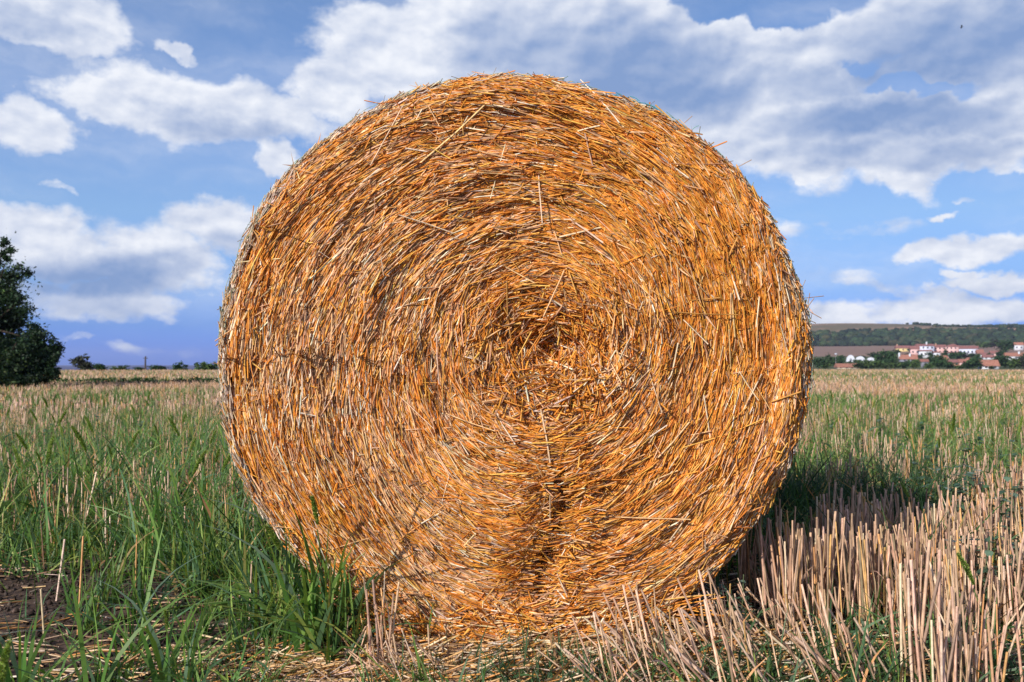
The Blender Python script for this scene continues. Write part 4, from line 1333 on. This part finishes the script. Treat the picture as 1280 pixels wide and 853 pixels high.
house(1121, 1137, 432, 441, 'yellow', 0, 'yellow walled house with brown-red roof at the left end of the village', .45, chimney=[(-.4, 1.0, False)], windows=(3, 1))
house(1139, 1149, 432.5, 441.5, 'pink', 0, 'narrow pinkish red-roofed house between the yellow house and the big white block', .5, windows=(2, 1), d=590)
house(1147, 1167, 430, 443.5, 'lavender', 0, 'biggest white two-storey block with a red roof in the village', .22, windows=(4, 2), chimney=[(.1, 1.2, True)])
house(1150, 1164, 437.5, 446.5, 'white', 2, 'low white annex in front of the biggest white block', .18, windows=(3, 1), d=545)
house(1168, 1182, 431, 443, 'pink', 0, 'pink two-storey house just right of the biggest white block', .30, windows=(3, 2), chimney=[(-.3, .8, False)])
house(1168, 1175, 439.5, 446.5, 'white', 2, 'small white house in front of the left pink house', .2, windows=(1, 1), d=540)
house(1182.5, 1201, 430, 443, 'pink', 0, 'wide pink house with two gables left of the long white building', .32, gable='front', windows=(4, 2))
house(1186, 1192, 440, 446, 'white', 2, 'tiny white shed below the wide pink house', .2, windows=(1, 1), d=545)
house(1200, 1221, 432.5, 446, 'lavender', 0, 'long white building with a red roof, right of the pink houses', .30, windows=(5, 1), rz=-.25)
house(1222, 1229, 437, 446.5, 'brick', 2, 'narrow brick-red house touching the right end of the long white building', .5, windows=(1, 1))
house(1226, 1235, 441, 448, 'white', 0, 'small white house with red roof beside the narrow brick-red house', .35, windows=(2, 1))
house(1239, 1249, 438.5, 446.5, 'pink', 0, 'red-roofed pinkish house standing clear to the right of the long white building', .5, windows=(2, 1))
house(1230, 1242, 443.5, 450, 'white', 0, 'low white cottage with red roof above the big foreground roof', .5, windows=(2, 1))
house(1259, 1281, 441, 450.5, 'white', 1, 'white house with a broad orange roof at the right edge of the photo', .45, windows=(3, 1), chimney=[(.2, .6, True)])
house(1269, 1279, 428, 436, 'white', 1, 'highest white house with orange roof, alone on the slope at the right edge', .5, windows=(2, 1), d=740)
house(1126, 1146, 443.5, 452.5, 'grey', 1, 'orange-roofed house with two tall white chimneys in the lower left of the village', .62, gable='side', chimney=[(-.52, .9, True), (.1, .5, True)], windows=(2, 1))
house(1173, 1187, 444.5, 456, 'cream', 1, 'orange-roofed house half hidden by a tree in the middle of the lower village', .50, windows=(2, 1), rz=.4)
house(1187, 1199, 449.5, 457, 'brick', 0, 'low brick house with a dull red roof in the lower middle of the village', .45, windows=(2, 1))
house(1200, 1208, 449, 457, 'pink', 2, 'small pinkish house with brown roof right of the low brick house', .5, windows=(1, 1))
house(1208, 1214, 447, 453, 'cream', 1, 'tiny cream hut with a pointed roof between two trees', .5, gable='front', windows=(1, 1))
house(1228, 1248, 450, 462, 'white', 1, 'near white cottage with a large slanting orange-red roof by the field edge', .62, windows=(2, 1), d=345, rz=.15)
house(1152, 1160, 449, 459, 'grey', 2, 'dark grey wooden shed in the trees of the lower village', .3, windows=(1, 1), cat='shed', name='shed')
house(1048, 1075, 454.5, 462, 'cream', 1, 'long low orange-roofed barn at the field edge nearest the bale', .6, windows=(4, 1), d=350, rz=.1, cat='barn', name='barn')


def dome(X0, X1, Yt, Yb, label):
    Xc = (X0 + X1) / 2; dist = right_dist(Yb); az = math.atan((Xc - 640) / FPX)
    x, y = dist * math.sin(az), dist * math.cos(az); kk = y / FPX; z = tz(x, y)
    W = (X1 - X0) * kk; H = CAMH + (455 - Yt) * kk - z
    root = empty('polytunnel', (x, y, z), -az); tag(root, label, 'greenhouse')
    n = 14; V = []; F = []
    for yy in (0, W * .5, W):
        for i in range(n + 1):
            a = math.pi * i / n; V.append((-math.cos(a) * W / 2, yy, -0.3 + max(0, math.sin(a)) ** .8 * (H + .3)))
    for j in range(2):
        for i in range(n): F.append((j * (n + 1) + i, j * (n + 1) + i + 1, (j + 1) * (n + 1) + i + 1, (j + 1) * (n + 1) + i))
    F.append(tuple(range(n, -1, -1))); F.append(tuple(range(2 * (n + 1), 3 * (n + 1))))
    me = bpy.data.meshes.new('cover'); me.from_pydata(V, [], F); me.materials.append(M_SHEET); me.update(); obj('cover', me, root)
    boxobj('door', root, M_PANE, -W * .1, W * .1, -.05, .02, -.2, H * .45)


dome(1058, 1068.5, 444, 452.5, 'white round-topped greenhouse left of two others, nearest the bale')
dome(1069, 1081.5, 445.5, 453, 'middle white round-topped greenhouse left of the village')
dome(1083, 1094, 447, 453, 'smallest white greenhouse, rightmost of the three left of the village')


def street_lamp(X, Yt, Yb, label):
    dist = right_dist(Yb); az = math.atan((X - 640) / FPX)
    x, y = dist * math.sin(az), dist * math.cos(az); kk = y / FPX; z = tz(x, y); h = CAMH + (455 - Yt) * kk - z
    root = empty('street_lamp', (x, y, z)); tag(root, label, 'street lamp')
    G = Geo(); limb(G, (0, 0, -.1), (0, 0, h), .10, .06, (0.4, 0.4, 0.42)); obj('post', G.mesh('post', M_BARK), root)
    V, F = boxgeo(-.45, .45, -.3, .3, h - .15, h + .35); obj('lamp_head', np_mesh('lamp_head', V, F, None, M_SHEET), root)


street_lamp(1045, 443, 458, 'pale street lamp with a white head, left of the white greenhouses')


def village_trees():
    g = 'trees around the village'
    L = [  # X, Ybase, w, h, kind, where
        (1024, 460, 18, 14, 0), (1036, 459, 16, 15, 1), (1049, 457, 14, 13, 0), (1090, 459.5, 20, 11, 2), (1075, 461, 24, 7.5, 4), (1101, 459, 20, 19, 1), (1113, 458, 18, 20, 0), (1118, 461, 20, 9, 2), (1103, 461, 18, 7, 4),
        (1128, 461, 20, 10, 0), (1142, 460, 20, 13, 2), (1150, 449, 10, 6, 0), (1163, 448, 12, 8, 0), (1165, 457, 16, 13, 1), (1174, 460, 22, 17, 0), (1161, 461, 16, 8, 2), (1184, 461, 20, 9, 0), (1196, 450, 20, 11, 0), (1206, 450, 14, 8, 3), (1190, 449, 14, 8, 1),
        (1198, 460.5, 18, 5, 2), (1216, 460.5, 24, 13, 0), (1209, 461, 14, 7, 1), (1226, 458, 12, 9, 1), (1229, 438, 18, 10, 2), (1243, 438, 18, 11, 3), (1258, 442, 22, 16, 0), (1256, 459, 24, 14, 1), (1248, 452, 14, 8, 0), (1268, 460, 18, 12, 4), (1278, 460, 18, 14, 3),
        (1264, 438, 16, 12, 0), (1120, 445, 14, 7, 1), (1108, 447, 16, 9, 0), (1092, 447, 14, 6, 1), (1215, 447, 12, 5, 0), (1250, 446, 12, 7, 0), (1274, 456, 18, 9, 1), (1285, 452, 18, 14, 0), (1135, 447.5, 14, 5, 1), (1084, 457, 14, 8, 0), (1062, 458, 8, 6, 1),
        (1145, 457, 14, 8, 0), (1149, 444, 5, 7, 0), (1182, 444, 5, 7, 1), (1201, 447, 6, 8, 0), (1138, 442, 6, 6, 1), (1222, 449, 7, 7, 0), (1236, 448, 7, 6, 1), (1218, 455, 16, 10, 0), (1181, 447, 9, 6, 0), (1239, 461.5, 9, 4, 4), (1154, 446, 9, 4, 1)]
    rr = random.Random(4)
    for q in range(34):
        X = rr.uniform(1018, 1290); Y = rr.choice([461, 460, 457, 454, 450, 447, 444])
        if 1045 < X < 1080 and Y > 456: continue
        if 1226 < X < 1250 and Y > 448: continue
        if X < 1115 and Y < 448: continue
        L.append((X, Y, rr.uniform(8, 14), rr.uniform(3.5, 6.5), rr.choice([0, 1, 1, 2, 4, 0])))
    for X, Y, w, h, k in L:
        sea = 'dull brownish' if k == 3 else ('light green' if k in (2, 4) else 'dark green')
        where = 'in the gap left of the village houses' if X < 1118 else ('among the houses of the village' if X < 1222 else 'at the right end of the village')
        far_tree(X, Y, w, h, k, label=f'{sea} leafy tree {where}', group=f'{sea} village trees {where}', d=350 if Y > 459 else None, extra=-6)


village_trees()


def hill_woods():
    """scrub wood covering the hill: thousands of crowns that read as one mass"""
    r = np.random.default_rng(21); G = Geo()
    n = 5200
    az = np.radians(r.uniform(8, 34, n)); d = r.uniform(1110, 1680, n)
    x, y = d * np.sin(az), d * np.cos(az)
    m = NA.fbm(x / 60 + 2, y / 60 + 8, 3)
    azd = np.degrees(az)
    thr = -0.34 + 1.2 * np.clip((d - 1275) / 40, 0, 1) - 1.15 * np.clip((azd - 19.5) / 8, 0, 1) ** 1.4 * np.clip((d - 1275) / 60, 0, 1) - 0.2 * (r.random(n) < .06)
    keep = m > thr
    x, y = x[keep], y[keep]; n = len(x); z = terrain(x, y)
    ico = bpy.data.meshes.new('tmp')
    import bmesh
    bm = bmesh.new(); bmesh.ops.create_icosphere(bm, subdivisions=2, radius=1); bm.verts.ensure_lookup_table()
    IV = np.array([v.co[:] for v in bm.verts]); IF = np.array([[v.index for v in f.verts] for f in bm.faces]); bm.free(); bpy.data.meshes.remove(ico)
    nv = len(IV)
    s = r.uniform(2.0, 5.2, n) * np.where(d[keep] > 1265, 0.55, 1.0)
    jit = 1 + r.uniform(-.38, .30, (n, nv, 1))
    V = np.stack([x, y, z + s * .55], 1)[:, None] + IV[None] * jit * (s[:, None] * np.array([[1.25, 1.25, .85]]))[:, None]
    F = IF[None] + (np.arange(n) * nv)[:, None, None]
    C = pal(n, [(0.030, 0.052, 0.026), (0.042, 0.066, 0.030), (0.062, 0.070, 0.034), (0.024, 0.038, 0.022)], [4, 4, 2, 3], .15, r)
    C = np.repeat(C, nv, 0) * (1 + r.normal(0, .12, (n * nv, 1)))
    o = obj('hill_woods', np_mesh('hill_woods', V.reshape(-1, 3), F.reshape(-1, 3), C.clip(.01), M_FAR)); tag(o, kind='stuff')


hill_woods()


def bird():
    d_ = px_dir(1202, 34) * 90
    root = empty('bird', (d_.x, d_.y, CAMH + d_.z)); tag(root, 'tiny dark bird flying in front of the grey cloud at upper right', 'bird')
    m = flat_mat('feathers', (0.05, 0.05, 0.06))
    V = [(0, -.14, 0), (.03, 0, .03), (-.03, 0, .03), (.03, 0, -.02), (-.03, 0, -.02), (0, .16, 0)]
    F = [(0, 1, 2), (0, 3, 1), (0, 4, 3), (0, 2, 4), (5, 2, 1), (5, 1, 3), (5, 3, 4), (5, 4, 2)]
    me = bpy.data.meshes.new('body'); me.from_pydata(V, [], F); me.materials.append(m); obj('body', me, root)
    for s in (-1, 1):
        me = bpy.data.meshes.new('wing')
        me.from_pydata([(s * .02, -.05, .02), (s * .02, .06, .02), (s * .16, .04, .07), (s * .30, .05, .0), (s * .16, -.06, .07)], [], [(0, 1, 2, 4), (4, 2, 3)] if s > 0 else [(4, 2, 1, 0), (3, 2, 4)])
        me.materials.append(m); obj('wing', me, root)
    root.rotation_euler = (0, .3, 1.2)


bird()


def haze():
    m, b = new_mat('haze_air')
    v = b.n('ShaderNodeVolumePrincipled'); v.inputs['Density'].default_value = 0.00010
    v.inputs['Color'].default_value = (0.60, 0.68, 1.0, 1); v.inputs['Anisotropy'].default_value = 0.0
    o = b.n('ShaderNodeOutputMaterial'); m.node_tree.links.new(v.outputs[0], o.inputs['Volume'])
    V, F = boxgeo(-6400, 6400, -6400, 6400, -70, 88)
    ob = obj('haze', np_mesh('haze', V, F, None, m)); tag(ob, kind='stuff')


USE_HAZE = True
if USE_HAZE: haze()
